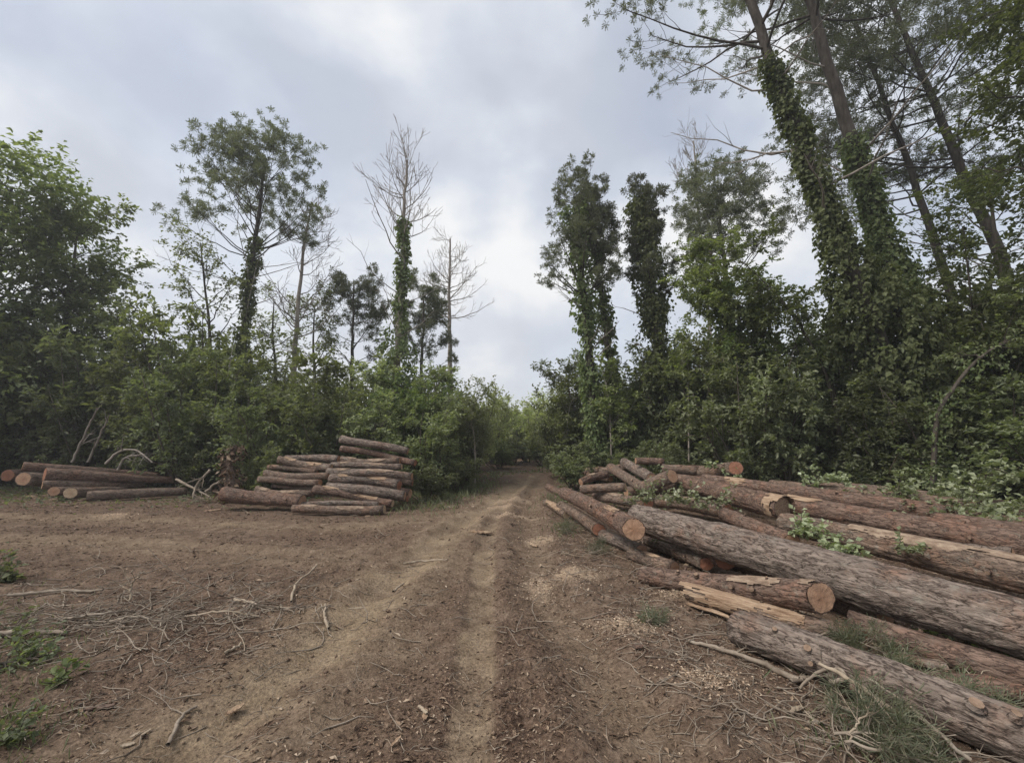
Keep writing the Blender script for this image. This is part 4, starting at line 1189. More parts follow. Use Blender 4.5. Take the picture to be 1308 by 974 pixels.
RS = [
    ('pale', 'brightened bush closing the far end of the track, left one', 648, 36.0, 506, 1.35, 25),
    ('pale', 'brightened bush closing the far end of the track, right one', 690, 33.0, 500, 1.2, 85),
    ('pale', 'brightened bush closing the far end of the track, the middle one', 670, 39.0, 512, 1.3, 145),
    ('pale', 'brightened bush on the right verge where the track narrows', 706, 27.0, 495, 1.0, 200),
    ('pale', 'brightened bush on the left verge where the track narrows', 628, 28.0, 492, 1.0, 260),
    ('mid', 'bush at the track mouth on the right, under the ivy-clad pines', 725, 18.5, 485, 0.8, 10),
    ('pale', 'brightened bush deep at the right side of the track bend', 722, 22.0, 495, 0.75, 80),
    ('dark', 'dark bush at the foot of the leftmost ivy-clad pine', 770, 18.2, 470, 1.0, 150),
    ('mid', 'bush between the slim pine and the broad ivy column', 815, 17.8, 450, 1.0, 215),
    ('dark', 'dark bush right of the broad ivy column', 890, 16.6, 430, 1.05, 280),
    ('mid', 'silvery bush in front of the arching green tree', 960, 12.4, 420, 0.95, 345),
    ('light', 'lighter leafy bush left of the slanting young tree', 1005, 12.0, 440, 0.8, 50),
    ('dark', 'dark bush behind the slanting young tree', 1060, 12.6, 400, 1.0, 115),
    ('ivy', 'ivy-smothered bush between the slanting tree and the great pines', 1105, 12.4, 380, 1.0, 180),
    ('dark', 'dark bush at the feet of the two great pines', 1160, 10.6, 470, 0.85, 240),
    ('ivy', 'glossy green bush right of the two great pines', 1215, 11.6, 330, 1.05, 300),
    ('dark', 'dark bush behind the bent arching stem', 1255, 10.2, 420, 0.95, 5),
    ('ivy', 'tall glossy bush at the right edge of the thicket', 1310, 10.2, 300, 1.1, 65),
    ('mid', 'bush in the lower right corner of the thicket', 1300, 9.4, 500, 0.8, 130),
    ('low', 'low scrub behind the crest of the log heap', 860, 12.6, 560, 1.0, 195),
    ('low', 'low scrub behind the raised red-brown cut face', 950, 11.8, 560, 1.0, 255),
    ('low', 'low scrub behind the ivy-covered backmost log', 1070, 11.2, 565, 1.05, 315),
    ('low', 'low leafy scrub left of the bent arching stem', 1145, 10.3, 560, 1.0, 20),
    ('low', 'low scrub under the bent arching stem', 1235, 9.2, 560, 1.0, 90),
    ('low', 'low scrub between the feet of the two leftmost ivy-clad pines', 785, 15.0, 570, 1.0, 285),
    ('low', 'low scrub at the foot of the broad ivy column', 835, 14.6, 555, 1.1, 45),
    ('low', 'low scrub at the track side of the leftmost ivy-clad pine', 745, 16.0, 560, 1.1, 205),
    ('low', 'pale low scrub at the end of the track, left of its middle', 655, 27.0, 560, 1.5, 35),
    ('low', 'pale low scrub at the end of the track, on its middle', 674, 30.0, 556, 1.7, 95),
    ('low', 'pale low scrub at the end of the track, right of its middle', 695, 26.0, 560, 1.4, 155),
    ('low', 'low scrub on the left verge before the track end', 638, 24.0, 560, 1.3, 215),
    ('low', 'low scrub at the far tip of the log heap', 735, 14.0, 575, 0.9, 140),
    ('dark', 'tall dark bush behind the row of ivy-clad pines', 900, 17.5, 420, 1.2, 35),
    ('dark', 'dark bush behind the broad ivy column', 845, 17.0, 440, 1.1, 300),
]
for row in LS:
    shrub(*row, GLS)
for row in RS:
    shrub(*row, GRS)

rng_s = np.random.default_rng(9)
for lb, px, y_, top in [
    ('thin pale sapling left of the small pine, behind the log stack', 396, 14.6, 475),
    ('thin pale sapling just left of the ivy-clad dead pine', 474, 15.2, 478),
    ('thin sapling right of the ivy-clad dead pine', 548, 15.4, 490),
    ('thin leaning sapling above the broken dead trunk', 286, 14.4, 440),
    ('thin sapling behind the middle of the low log pile', 150, 14.8, 450),
    ('thin sapling between the two leftmost ivy-clad pines', 782, 15.6, 470),
    ('thin sapling right of the broad ivy column', 880, 14.8, 450),
    ('thin sapling in the thicket behind the raised log end', 940, 12.8, 460),
    ('thin sapling between the slanting tree and the great pines', 1092, 11.6, 430),
    ('thin sapling left of the leftmost ivy-clad pine', 722, 17.5, 500),
]:
    lean = rng_s.uniform(-14, 14)
    broadleaf_tree(lb, [(px + lean * 0.3, (top + 560) / 2), (px + lean, top)], y_, px, 0.04, (0.3, 1.0), 1.2, 14, 0.13, 7, ('shrub_light', 'shrub_mid', 'oak')[int(rng_s.integers(3))], 700 + px, (6, 4), 0.25, 52, trunk_mat='dead')

# ------------------------------------------------------------------ far woodland closing the view (one mass)
def woodland():
    rng = np.random.default_rng(77)
    parts_l, parts_s = {'shrub_mid': [], 'shrub_dark': [], 'shrub_light': []}, []
    spots = []
    for y in np.arange(17, 52, 2.7):
        for x in np.arange(-62, 62, 2.5):
            xx, yy = x + rng.uniform(-1, 1), y + rng.uniform(-1.1, 1.1)
            if abs(xx) > yy * 1.35 + 3:
                continue
            if yy < 34 and -4.2 < xx - 0.045 * yy < 2.8:
                continue
            if yy > 26 and rng.random() < 0.6:
                continue
            spots.append((xx, yy))
    for y in np.arange(-3, 17, 2.6):          # the woods go on round the clearing beside the picture
        for x in list(np.arange(12.5, 30, 2.6)) + list(np.arange(-34, -17, 2.6)):
            xx, yy = x + rng.uniform(-1, 1), y + rng.uniform(-1, 1)
            if abs(xx) > yy * 1.17 + 2.5:
                spots.append((xx, yy))
    for xx, yy in spots:
        centre = abs(xx) < yy * 0.16
        hmax = 3.1 + 0.055 * yy if centre else (4.2 + 0.06 * yy)
        if xx > yy * 0.55: hmax *= 1.35
        if xx < -yy * 0.5: hmax *= 1.15
        H = hmax * rng.uniform(0.75, 1.05)
        key = ('mid', 'dark', 'light')[rng.choice(3, p=[0.45, 0.25, 0.3] if xx < yy * 0.2 else [0.4, 0.5, 0.1])]
        P = PROTO[key]
        l2 = P['l2']
        sel = l2[rng.random(len(l2)) < (0.12 if yy < 16 else 0.38 if yy < 24 or (centre and yy < 48) else 0.26 if yy < 32 else 0.18)]
        a = rng.uniform(0, 6.28)
        w = rng.uniform(0.9, 1.3)
        Rm = np.array([[math.cos(a) * w, -math.sin(a) * w, 0], [math.sin(a) * w, math.cos(a) * w, 0], [0, 0, H / P['H']]])
        q = sel @ Rm.T + np.array([xx, yy, 0])
        parts_l[{'mid': 'shrub_mid', 'dark': 'shrub_dark', 'light': 'shrub_light'}[key]].append(twig_leaves(q, 4, 0.17 + 0.004 * max(yy, 17), rng))
        st, rd = P['lines'][0], P['lines'][1]
        parts_s.append(tubes(st[::3] @ Rm.T + np.array([xx, yy, 0]), rd[::3] * 1.3, 3))
    root = link('woodland', None)
    tag(root, 'distant woodland closing the view behind the thickets and the track bend', 'woodland', None, 'stuff')
    for k_, pl in parts_l.items():
        tag(link('foliage', make_mesh('foliage', pl, M[k_]), root), kind='stuff')
    tag(link('stems', make_mesh('stems', parts_s, M['stem'], True), root), kind='stuff')


woodland()

# ------------------------------------------------------------------ broken dead trunk and brushwood at left
def snag():
    rng = np.random.default_rng(5)
    b = foot(292, 11.2)
    root = tree_root('dead_trunk', b, 'broken shaggy dead trunk standing between the two log piles', 'tree stump')
    path = resample([(0, 0, -0.05), (0.03, 0, 0.5), (-0.06, 0.02, 1.0), (0.02, 0.05, 1.45)], 12)
    rad = np.linspace(0.17, 0.05, 12) * (1 + rng.normal(0, 0.08, 12))
    link('trunk', make_mesh('trunk', [tubes(path[None], rad[None], 12)], M['bark_brown'], True), root)
    P, T = along(path[None], 420, 0.02, 1.0, rng)
    a = rng.uniform(0, 6.28, len(P))
    O = np.stack([np.cos(a), np.sin(a), 0 * a], -1)
    link('bark_flakes', make_mesh('bark_flakes', [leaf_quads(P + O * rng.uniform(0.04, 0.26, (len(P), 1)), norm(O * 0.5 + runit(rng, len(P)) * 0.8 - [0, 0, 0.4]), O, rng.uniform(0.06, 0.2, len(P)), 0.5)], M['chip']), root)


snag()


def stick(label, pts, r0, r1, mat='stick', side=0, seed=1, name='stick', jitter=0.004, group=None, lengths=0.3, k=16):
    """a fallen branch through world points, with optional side twigs"""
    rng = np.random.default_rng(seed)
    pts = np.array(pts, float)
    base = pts[0].copy()
    path = resample(pts - base, k)
    path[1:] += rng.normal(0, jitter, (k - 1, 3))
    rad = np.linspace(r0, r1, k) * (1 + rng.normal(0, 0.06, k))
    root = link(name, None)
    root.location = tuple(base)
    root.empty_display_size = 0.05
    tag(root, label, 'stick', group)
    link('shaft', make_mesh('shaft', [tubes(path[None], rad[None], 7)], M[mat], True), root)
    if side:
        l1, q1, _ = kids(path[None], rad[None], side, 0.2, 0.95, lengths, 45, 0.0, rng, 6, 0.3, 0.5, 0.045, 0.5, 0.003)
        l2, q2, _ = kids(l1, q1, 3, 0.3, 1.0, lengths * 0.45, 45, 0.0, rng, 4, 0.2, 0.5, 0.05, 0.4, 0.002)
        for j in range(side):
            link('twig', make_mesh('twig', [tubes(l1[j:j + 1], q1[j:j + 1], 5), tubes(l2[j * 3:j * 3 + 3], q2[j * 3:j * 3 + 3], 4)], M[mat], True), root)
    return root


def gpix(px, py, z=0.02):
    p = on_ground(px, py, z)
    p[2] = z + max(gz(p[0], p[1]), -0.02)
    return p


def gstick(label, pix, r0, r1, z=None, **kw):
    zs = z or [0.02] * len(pix)
    return stick(label, [gpix(x, y, q) for (x, y), q in zip(pix, zs)], r0, r1, **kw)


gstick('long straight branch on the soil left of the corner log', [(880, 818), (950, 842), (1022, 868)], 0.012, 0.019, seed=201, z=[0.02, 0.03, 0.03], side=1, lengths=0.2)
gstick('pale broken pole leaning along the corner log', [(1046, 845), (1085, 872), (1135, 905), (1185, 938)], 0.010, 0.017, z=[0.26, 0.22, 0.16, 0.05], mat='stick_pale', seed=202, side=3, lengths=0.22)
gstick('twisted brown root curled over beside the corner log', [(1022, 880), (1040, 862), (1070, 852), (1082, 868), (1060, 872)], 0.008, 0.014, z=[0.02, 0.1, 0.18, 0.14, 0.08], seed=203, side=2, lengths=0.15)
gstick('crooked grey twig in the brush at the bottom right', [(1080, 950), (1110, 955), (1160, 962), (1230, 985)], 0.007, 0.010, z=[0.05, 0.08, 0.07, 0.03], seed=204, side=4, lengths=0.3)
gstick('forked dry twig standing in the brush below the corner log', [(1085, 962), (1088, 935), (1100, 918), (1118, 908)], 0.006, 0.004, z=[0.01, 0.1, 0.16, 0.2], mat='stick_pale', seed=205, side=2, lengths=0.2)
gstick('thin branch crossing the pale pole near the bottom right corner', [(1110, 868), (1150, 890), (1200, 935), (1240, 970)], 0.006, 0.011, z=[0.2, 0.2, 0.12, 0.04], seed=206, side=3, lengths=0.2)
gstick('curved pale stick upright in the left clearing', [(372, 765), (378, 745), (395, 732), (405, 720)], 0.013, 0.009, z=[0.02, 0.06, 0.1, 0.12], mat='stick_pale', seed=207, side=1)
gstick('bent pale stick lying left of the curved upright one', [(300, 762), (318, 776), (345, 778), (374, 778)], 0.014, 0.010, mat='stick_pale', seed=208)
gstick('short hooked stick on the left clearing', [(420, 802), (414, 790), (416, 776)], 0.012, 0.010, mat='stick_pale', seed=209)
gstick('pale arc of branch across the tan wheel track', [(515, 718), (540, 714), (572, 716)], 0.016, 0.012, mat='stick_pale', seed=210)
gstick('short stick lying on the tan wheel track', [(502, 752), (516, 742)], 0.012, 0.010, mat='stick_pale', seed=211)
gstick('dark branch lying near the left edge', [(-20, 812), (30, 808), (85, 806)], 0.022, 0.016, seed=212, side=2, z=[0.03] * 3)
gstick('long dark branch behind the twig tangle at left', [(10, 762), (70, 758), (130, 758)], 0.016, 0.01, seed=213, side=3, z=[0.03] * 3)
gstick('thin pale stick lying near the bark flakes at left', [(286, 840), (312, 825)], 0.011, 0.008, mat='stick_pale', seed=214)
gstick('grey stick across the litter in the lower left', [(215, 945), (232, 918), (250, 905)], 0.012, 0.008, seed=215, side=2)
gstick('crooked branch standing up in the twig tangle at left', [(165, 770), (168, 750), (178, 742)], 0.011, 0.007, z=[0.02, 0.14, 0.2], mat='stick_pale', seed=216, side=4, lengths=0.35)
gstick('branchy twig spreading across the middle of the tangle', [(140, 795), (175, 790), (215, 800)], 0.010, 0.006, z=[0.04, 0.08, 0.03], seed=217, side=6, lengths=0.45)
gstick('branchy twig at the right end of the tangle', [(235, 790), (280, 785), (330, 790)], 0.010, 0.006, z=[0.03, 0.07, 0.03], mat='stick_pale', seed=218, side=6, lengths=0.4)
gstick('grey branch with many side twigs left in the tangle', [(80, 790), (130, 782), (175, 778)], 0.012, 0.007, z=[0.03, 0.09, 0.05], seed=219, side=6, lengths=0.4)
gstick('tiny stick near the bottom middle of the track', [(535, 900), (545, 915)], 0.009, 0.008, mat='stick_pale', seed=220)
gstick('white splinter of wood on the soil left of the corner log', [(1008, 912), (1018, 906), (1026, 905)], 0.014, 0.010, mat='stick_pale', seed=221)
gstick('short dark stick at the right of the track', [(1010, 870), (1048, 862)], 0.014, 0.012, seed=222, z=[.03, .03])

# brushwood heap between the two piles and pale boughs behind the low pile
for lb, pts, sd_, mt in [
    ('pale curved bough arching over the low log pile', [(135, 592, 12.2), (150, 578, 12.2), (172, 574, 12.1), (195, 590, 12.0)], 230, 'dead'),
    ('second pale bough arching behind the low log pile', [(150, 600, 12.3), (160, 585, 12.3), (182, 580, 12.2)], 231, 'dead'),
    ('leaning pale stem in the thicket behind the low log pile', [(92, 590, 12.8), (108, 555, 12.8), (124, 520, 12.7)], 232, 'dead'),
    ('second leaning pale stem beside the first behind the low pile', [(112, 590, 12.9), (128, 555, 12.9), (140, 530, 12.8)], 233, 'dead'),
    ('grey branch sprawling from the brushwood between the piles', [(225, 612, 11.3), (245, 622, 11.0), (268, 634, 10.7)], 234, 'stick'),
    ('crossed branch in the brushwood left of the dead trunk', [(268, 600, 11.2), (252, 618, 10.9), (246, 636, 10.6)], 235, 'stick'),
    ('twiggy branch at the foot of the dead trunk', [(262, 628, 10.8), (285, 612, 11.0), (312, 606, 11.2)], 236, 'stick'),
]:
    stick(lb, [at_depth(x, y, d) for x, y, d in pts], 0.035, 0.018, mt, side=5, seed=sd_, name='bough', lengths=0.5, jitter=0.008)

# ------------------------------------------------------------------ ivy sprays and pine brush on and among the logs
def spray(label, pts, leaf, n_twig, ln, seed, name='ivy_spray', mat='ivy_fresh', per=9, up=0.25, category='ivy', width=0.25):
    rng = np.random.default_rng(seed)
    pts = np.array(pts, float)
    base = pts[0].copy()
    path = resample(pts - base, 14)
    root = link(name, None)
    root.location = tuple(base)
    root.empty_display_size = 0.05
    tag(root, label, category)
    rad = np.linspace(0.012, 0.005, 14)
    l1, r1, _ = kids(path[None], rad[None], n_twig, 0.02, 1.0, ln, 70, up, rng, 5, 0.2, 0.6, 0.1, 0.6, 0.003)
    l1[:, :, 2] = np.maximum(l1[:, :, 2], path[:, 2].min() - 0.03)
    link('stem', make_mesh('stem', [tubes(path[None], rad[None], 5), tubes(l1, r1, 4)], M['stem'], True), root)
    lv = twig_leaves(l1, per, leaf, rng, droop=0.0, jit=0.7, wd=0.8)
    link('leaves', make_mesh('leaves', [lv], M[mat]), root)
    return root


def L3(*p):
    return [at_depth(x, y, d) for x, y, d in p]


spray('wide mat of pale ivy leaves over the backmost logs at right', L3((1130, 640, 7.4), (1190, 636, 7.2), (1250, 648, 6.6), (1300, 662, 6.1)), 0.08, 120, 0.40, 301, per=14)
spray('pale ivy spread along the log left of the wide ivy mat', L3((1075, 636, 7.9), (1110, 640, 7.6), (1150, 650, 7.1), (1195, 660, 6.7)), 0.075, 60, 0.34, 318, per=12)
spray('ivy trailing down over the logs near the right edge', L3((1215, 650, 6.6), (1250, 668, 6.0), (1285, 682, 5.6)), 0.075, 60, 0.32, 302)
spray('leafy ivy tuft standing above the logs at the right edge', L3((1240, 648, 6.8), (1255, 615, 6.8), (1270, 598, 6.7), (1300, 612, 6.6)), 0.10, 22, 0.30, 303, up=0.5)
spray('small sprig of broad leaves rising left of the leafy tuft', L3((1150, 640, 7.2), (1148, 622, 7.2), (1152, 608, 7.2)), 0.085, 9, 0.18, 304, up=0.5)
spray('ivy clump beside the pale stripped band on the dark log', L3((1030, 622, 8.4), (1055, 612, 8.4), (1090, 622, 8.2)), 0.08, 34, 0.28, 305)
spray('bright ivy bunch between the scuffed log and the longest log', L3((1005, 672, 5.9), (1035, 680, 5.6), (1065, 694, 5.3), (1085, 704, 5.0)), 0.065, 48, 0.22, 306, per=12)
spray('few ivy leaves on top of the scuffed log', L3((1140, 700, 4.9), (1158, 698, 4.85), (1180, 706, 4.7)), 0.06, 10, 0.14, 307)
spray('ivy strands hanging below the longest log at right', L3((1150, 800, 3.7), (1185, 825, 3.5), (1235, 850, 3.3), (1290, 880, 3.0)), 0.06, 46, 0.24, 308, mat='ivy', per=10)
spray('leaf litter sprig in the dark hollow under the longest log', L3((1090, 790, 3.9), (1120, 805, 3.75), (1150, 826, 3.6)), 0.05, 12, 0.15, 309, mat='ivy')
spray('green leafy brush in the hollow of the log heap', L3((795, 642, 8.6), (840, 636, 8.6), (880, 634, 8.4), (918, 644, 8.0)), 0.07, 80, 0.45, 310, mat='ivy_fresh', per=10)
spray('leafy sprig behind the raised red-brown cut face', L3((905, 600, 9.6), (920, 592, 9.6), (945, 606, 9.3)), 0.09, 10, 0.2, 311)
spray('leaves under the longest log beside the slender log', L3((830, 690, 6.3), (860, 694, 6.2), (890, 700, 6.0)), 0.07, 16, 0.2, 312, mat='ivy')
spray('low ivy patch in the lower left foreground', [gpix(-30, 850, .03), gpix(20, 845, .04), gpix(60, 835, .04)], 0.045, 26, 0.2, 313, mat='shrub_dark', up=0.2)
spray('ivy seedlings at the left edge beside the dark branch', [gpix(-20, 800, .03), gpix(20, 815, .03), gpix(50, 830, .03)], 0.042, 22, 0.18, 314, mat='shrub_dark', up=0.4)
spray('small ivy plant in the bottom left corner', [gpix(-10, 950, .02), gpix(25, 940, .03)], 0.045, 14, 0.13, 315, mat='shrub_dark', up=0.5)
spray('blue-green weed tuft at the left edge of the clearing', [gpix(-15, 745, .02), gpix(8, 738, .05)], 0.08, 20, 0.3, 316, mat='shrub_mid', up=0.6)
spray('single small leafy weed in the lower left litter', [gpix(72, 868, .02), gpix(84, 866, .03)], 0.05, 7, 0.12, 317, mat='ivy', up=0.6)


def pine_brush(label, pts, n, ln, seed, nl=0.09, per=20):
    rng = np.random.default_rng(seed)
    pts = np.array(pts, float)
    base = pts[0].copy()
    path = resample(pts - base, 12)
    root = link('pine_branch', None)
    root.location = tuple(base)
    root.empty_display_size = 0.05
    tag(root, label, 'pine branch')
    rad = np.linspace(0.009, 0.004, 12)
    l1, r1, _ = kids(path[None], rad[None], n, 0.0, 1.0, ln, 55, 0.25, rng, 5, 0.2, 0.6, 0.1, 0.7, 0.003)
    l1[:, :, 2] = np.maximum(l1[:, :, 2], path[:, 2].min() - 0.01)
    link('stem', make_mesh('stem', [tubes(path[None], rad[None], 5), tubes(l1, r1, 4)], M['stick'], True), root)
    ends = np.concatenate([l1[:, -1], l1[:, 3], l1[:, 2]])
    dr = np.concatenate([norm(l1[:, -1] - l1[:, -2])] * 3)
    link('needles', make_mesh('needles', [tuft_needles(ends, dr, per, nl, rng, 0.004, 0.75)], M['brush']), root)


pine_brush('green pine brush piled at the bottom right below the corner log', [gpix(1065, 940, .05), gpix(1110, 935, .1), gpix(1165, 950, .1), gpix(1220, 975, .06)], 24, 0.2, 331)
pine_brush('second layer of pine brush against the corner log', [gpix(1075, 905, .05), gpix(1110, 915, .1), gpix(1150, 935, .08)], 18, 0.2, 332)
pine_brush('needle tuft resting on the corner log', L3((1045, 812, 3.35), (1065, 806, 3.35), (1085, 816, 3.25)), 12, 0.12, 333, 0.08)
pine_brush('greenish brush between the corner log and the shaded log', [gpix(1120, 845, .1), gpix(1165, 862, .12), gpix(1210, 892, .12), gpix(1260, 915, .1)], 30, 0.22, 334)
pine_brush('small fresh needle sprig beside the sawdust patch', [gpix(826, 800, .02), gpix(838, 788, .04)], 9, 0.10, 335, 0.07)
pine_brush('needle sprig at the foot of the small red-ended log', [gpix(712, 678, .02), gpix(726, 676, .06)], 12, 0.20, 336, 0.10)
pine_brush('needle sprig among the thin logs by the track', [gpix(752, 706, .02), gpix(770, 702, .05)], 10, 0.16, 337, 0.09)
pine_brush('dry brush at the edge of the heap below the longest log', [gpix(1085, 820, .1), gpix(1110, 828, .12), gpix(1135, 840, .1)], 18, 0.16, 338)

# bark slabs, chips and offcuts big enough to pick out
def slab(label, px, py, ln, wd, rot, mat='bare', z=0.02, th=0.015, seed=1, name='wood_offcut', category='wood offcut'):
    rng = np.random.default_rng(seed)
    th = min(th, wd * 0.11)
    n, k = 9, 5
    U, Vv = np.meshgrid(np.linspace(-0.5, 0.5, n), np.linspace(-0.5, 0.5, k), indexing='ij')
    taper = 1 - 0.6 * np.abs(U * 2) ** 2.5
    X = U * ln + rng.normal(0, ln * 0.015, U.shape)
    Y = Vv * wd * taper * rng.uniform(0.7, 1.15, (n, 1)) + rng.normal(0, wd * 0.08, (n, 1))
    Zt = th * (1 - (Vv * 2) ** 2) + rng.normal(0, th * 0.15, U.shape)
    top = np.stack([X, Y, Zt + th], -1).reshape(-1, 3)
    bot = np.stack([X, Y, Zt * 0.5 - th * 0.4], -1).reshape(-1, 3)
    i = np.arange(n * k).reshape(n, k)
    F1 = np.stack([i[:-1, :-1], i[1:, :-1], i[1:, 1:], i[:-1, 1:]], -1).reshape(-1, 4)
    edge = np.r_[i[:, 0], i[-1, 1:], i[::-1, -1][1:], i[0, ::-1][1:-1]]
    nb = n * k
    F3 = np.array([[edge[q], edge[q] + nb, edge[(q + 1) % len(edge)] + nb, edge[(q + 1) % len(edge)]] for q in range(len(edge))])
    o = link(name, make_mesh(name, [(np.concatenate([top, bot]), np.concatenate([F1, F1[:, ::-1] + nb, F3]))], M[mat], False))
    p = on_ground(px, py, z)
    o.location = (p[0], p[1], gz(p[0], p[1]) + z * 0.6)
    o.rotation_euler = (rng.normal(0, 0.08), rng.normal(0, 0.08), math.radians(rot))
    return tag(o, label, category)


slab('pale slab of wood on the track where it narrows', 614, 681, 0.34, 0.16, 10, seed=401)
slab('pale wood slab left of the log stack', 272, 652, 0.34, 0.12, 5, seed=402)
slab('yellowish wood chunk lying near the bottom left', 301, 897, 0.11, 0.045, 75, seed=403, z=0.03)
slab('white chip on the left litter near the bottom', 163, 950, 0.06, 0.028, 30, 'stick_pale', seed=404)
slab('second white chip beside the first near the bottom left', 172, 940, 0.05, 0.02, 70, 'stick_pale', seed=405)
slab('pale upright chip right of the two white chips', 186, 938, 0.055, 0.018, 80, 'stick_pale', seed=406)
slab('pale peeled chip in the middle of the track foreground', 543, 912, 0.09, 0.03, 100, seed=407)
slab('small pale chip low in the track', 506, 946, 0.07, 0.02, 60, seed=408)
slab('yellow wood chip right of the track strip', 682, 693, 0.16, 0.08, 130, seed=409)
slab('split pale strip of wood beside the half-stripped log', 905, 779, 0.42, 0.07, -58, seed=410, z=0.06)
slab('reddish bark slab in the hollow below the longest log', 1218, 862, 0.62, 0.22, -45, 'bark_red', seed=411, z=0.1)
slab('broken bark piece on the shaded log', 1165, 838, 0.35, 0.16, -40, 'bark_brown', seed=412, z=0.12)
slab('dark clod of bark right of the sawdust patch', 815, 829, 0.08, 0.06, 0, 'bark_red', seed=413)
slab('reddish bark flake in the lower left litter', 128, 903, 0.16, 0.04, 5, 'bark_red', seed=414)
slab('pale chip at the foot of the log stack', 455, 657, 0.14, 0.07, 20, seed=415)
slab('second pale chip at the foot of the log stack', 470, 658, 0.12, 0.06, -20, seed=416)
slab('pale bark sheet below the left low pile', 52, 635, 0.9, 0.28, -12, 'bare', seed=417, th=0.01)
slab('thin pale peeling right of the tan track', 455, 772, 0.14, 0.03, 30, 'stick_pale', seed=418)

# ------------------------------------------------------------------ uncountable litter
def scatter(n, rng, ylo, yhi, power=1.6, xw=1.25):
    y = ylo + (yhi - ylo) * rng.random(n) ** power
    x = rng.uniform(-1, 1, n) * (y * xw + 0.4)
    return x, y


def litter():
    rng = np.random.default_rng(500)
    # bark and wood chips, denser off the packed tracks
    x, y = scatter(215000, rng, 1.9, 13.5, 1.9)
    tan, saw, lit = soil_masks(x, y)
    keep = rng.random(len(x)) < (0.18 + 0.75 * lit + 0.25 * np.clip((x - 0.6) * 0.8, 0, 1)) * (1 - 0.88 * tan)
    x, y = x[keep], y[keep]
    z = ground_h(x, y)
    n = len(x)
    P = np.stack([x, y, z + 0.003], -1)
    sz = np.exp(rng.normal(math.log(0.0145), 0.5, n)) * (1 + 0.14 * y)
    sz = np.minimum(sz, 0.028 + 0.011 * y)
    a = rng.uniform(0, 6.28, n)
    D = np.stack([np.cos(a), np.sin(a), rng.normal(0, 0.25, n)], -1)
    Nn = norm(np.array([0, 0, 1.0]) + runit(rng, n) * 0.45)
    asp = rng.uniform(0.12, 0.5, (n, 1))
    tag(link('wood_litter', make_mesh('wood_litter', [leaf_quads(P, D, Nn, sz, asp, 0.1)], M['chip'])), 'bark crumbs and wood chips strewn over the soil', 'litter', None, 'stuff')
    # sawdust crumbs
    xs_, ys_ = [], []
    for cx, cy, a_, b_ in SD:
        m = 700
        xs_.append(cx + rng.normal(0, a_ * 0.8, m)); ys_.append(cy + rng.normal(0, b_ * 0.8, m))
    x, y = np.concatenate(xs_), np.concatenate(ys_)
    n = len(x)
    P = np.stack([x, y, ground_h(x, y) + 0.004], -1)
    a = rng.uniform(0, 6.28, n)
    tag(link('sawdust', make_mesh('sawdust', [leaf_quads(P, np.stack([np.cos(a), np.sin(a), rng.normal(0, 0.3, n)], -1), norm(np.array([0, 0, 1.0]) + runit(rng, n) * 0.5), rng.uniform(0.008, 0.028, n), 0.6)], M['sawdust_chip'])),
        'pale sawdust and shavings spilled beside the logs and track', 'sawdust', None, 'stuff')
    # twigs
    tw = []
    for (cx, cy, sx, sy, m, ln) in [(210, 785, 150, 22, 420, 0.20), (120, 800, 120, 30, 200, 0.2), (200, 880, 220, 60, 420, 0.10), (980, 860, 140, 60, 520, 0.10), (880, 800, 120, 40, 300, 0.12), (800, 740, 70, 40, 260, 0.14),
                                    (1150, 930, 100, 40, 380, 0.14), (300, 700, 300, 40, 200, 0.16), (560, 850, 250, 90, 200, 0.07), (1200, 870, 90, 40, 200, 0.14), (260, 630, 35, 8, 160, 0.3), (560, 640, 30, 8, 120, 0.25), (740, 690, 40, 20, 160, .15)]:
        px, py = rng.normal(cx, sx, m), np.clip(rng.normal(cy, sy, m), 612, 1060)
        for qx, qy in zip(px, py):
            p = on_ground(qx, qy)
            tw.append((p[0], p[1], ln))
    tw = np.array(tw)
    n = len(tw)
    a = rng.uniform(0, 6.28, n)
    Ln = tw[:, 2] * np.exp(rng.normal(0, 0.5, n))
    k = 5
    s = np.linspace(-0.5, 0.5, k)
    cur = rng.normal(0, 0.5, n)
    ang = a[:, None] + cur[:, None] * s[None]
    X = tw[:, 0:1] + np.cos(ang) * s[None] * Ln[:, None]
    Y = tw[:, 1:2] + np.sin(ang) * s[None] * Ln[:, None]
    lift = np.abs(rng.normal(0, 0.25, n))[:, None] * Ln[:, None] * np.abs(s[None] + 0.3)
    Z = ground_h(X.ravel(), Y.ravel()).reshape(X.shape) + 0.004 + lift
    lines = np.stack([X, Y, Z], -1)
    lines += rng.normal(0, 0.025, lines.shape) * Ln[:, None, None] * np.array([1, 1, 0.3])
    rd = np.clip(Ln * 0.016, 0.0015, 0.005)[:, None] * np.linspace(1.2, 0.6, k)[None]
    h = n * 4 // 5
    tag(link('twig_litter', make_mesh('twig_litter', [tubes(lines[:h], rd[:h], 4)], M['stick'], True)), 'fine dry grey twigs scattered over the clearing', 'twigs', None, 'stuff')
    tag(link('pale_twig_litter', make_mesh('pale_twig_litter', [tubes(lines[h:], rd[h:], 4)], M['stick_pale'], True)), 'fine pale broken twigs scattered over the clearing', 'twigs', None, 'stuff')
    # soil clods
    x, y = scatter(4200, rng, 1.9, 11, 1.7)
    tan, saw, lit = soil_masks(x, y)
    kp = rng.random(len(x)) < 0.9 - 0.7 * tan
    x, y = x[kp], y[kp]
    n = len(x)
    oc = np.array([[1, 0, 0], [0, 1, 0], [-1, 0, 0], [0, -1, 0], [0, 0, 1], [0, 0, -0.6]], float)
    of = np.array([[0, 1, 4], [1, 2, 4], [2, 3, 4], [3, 0, 4], [1, 0, 5], [2, 1, 5], [3, 2, 5], [0, 3, 5]])
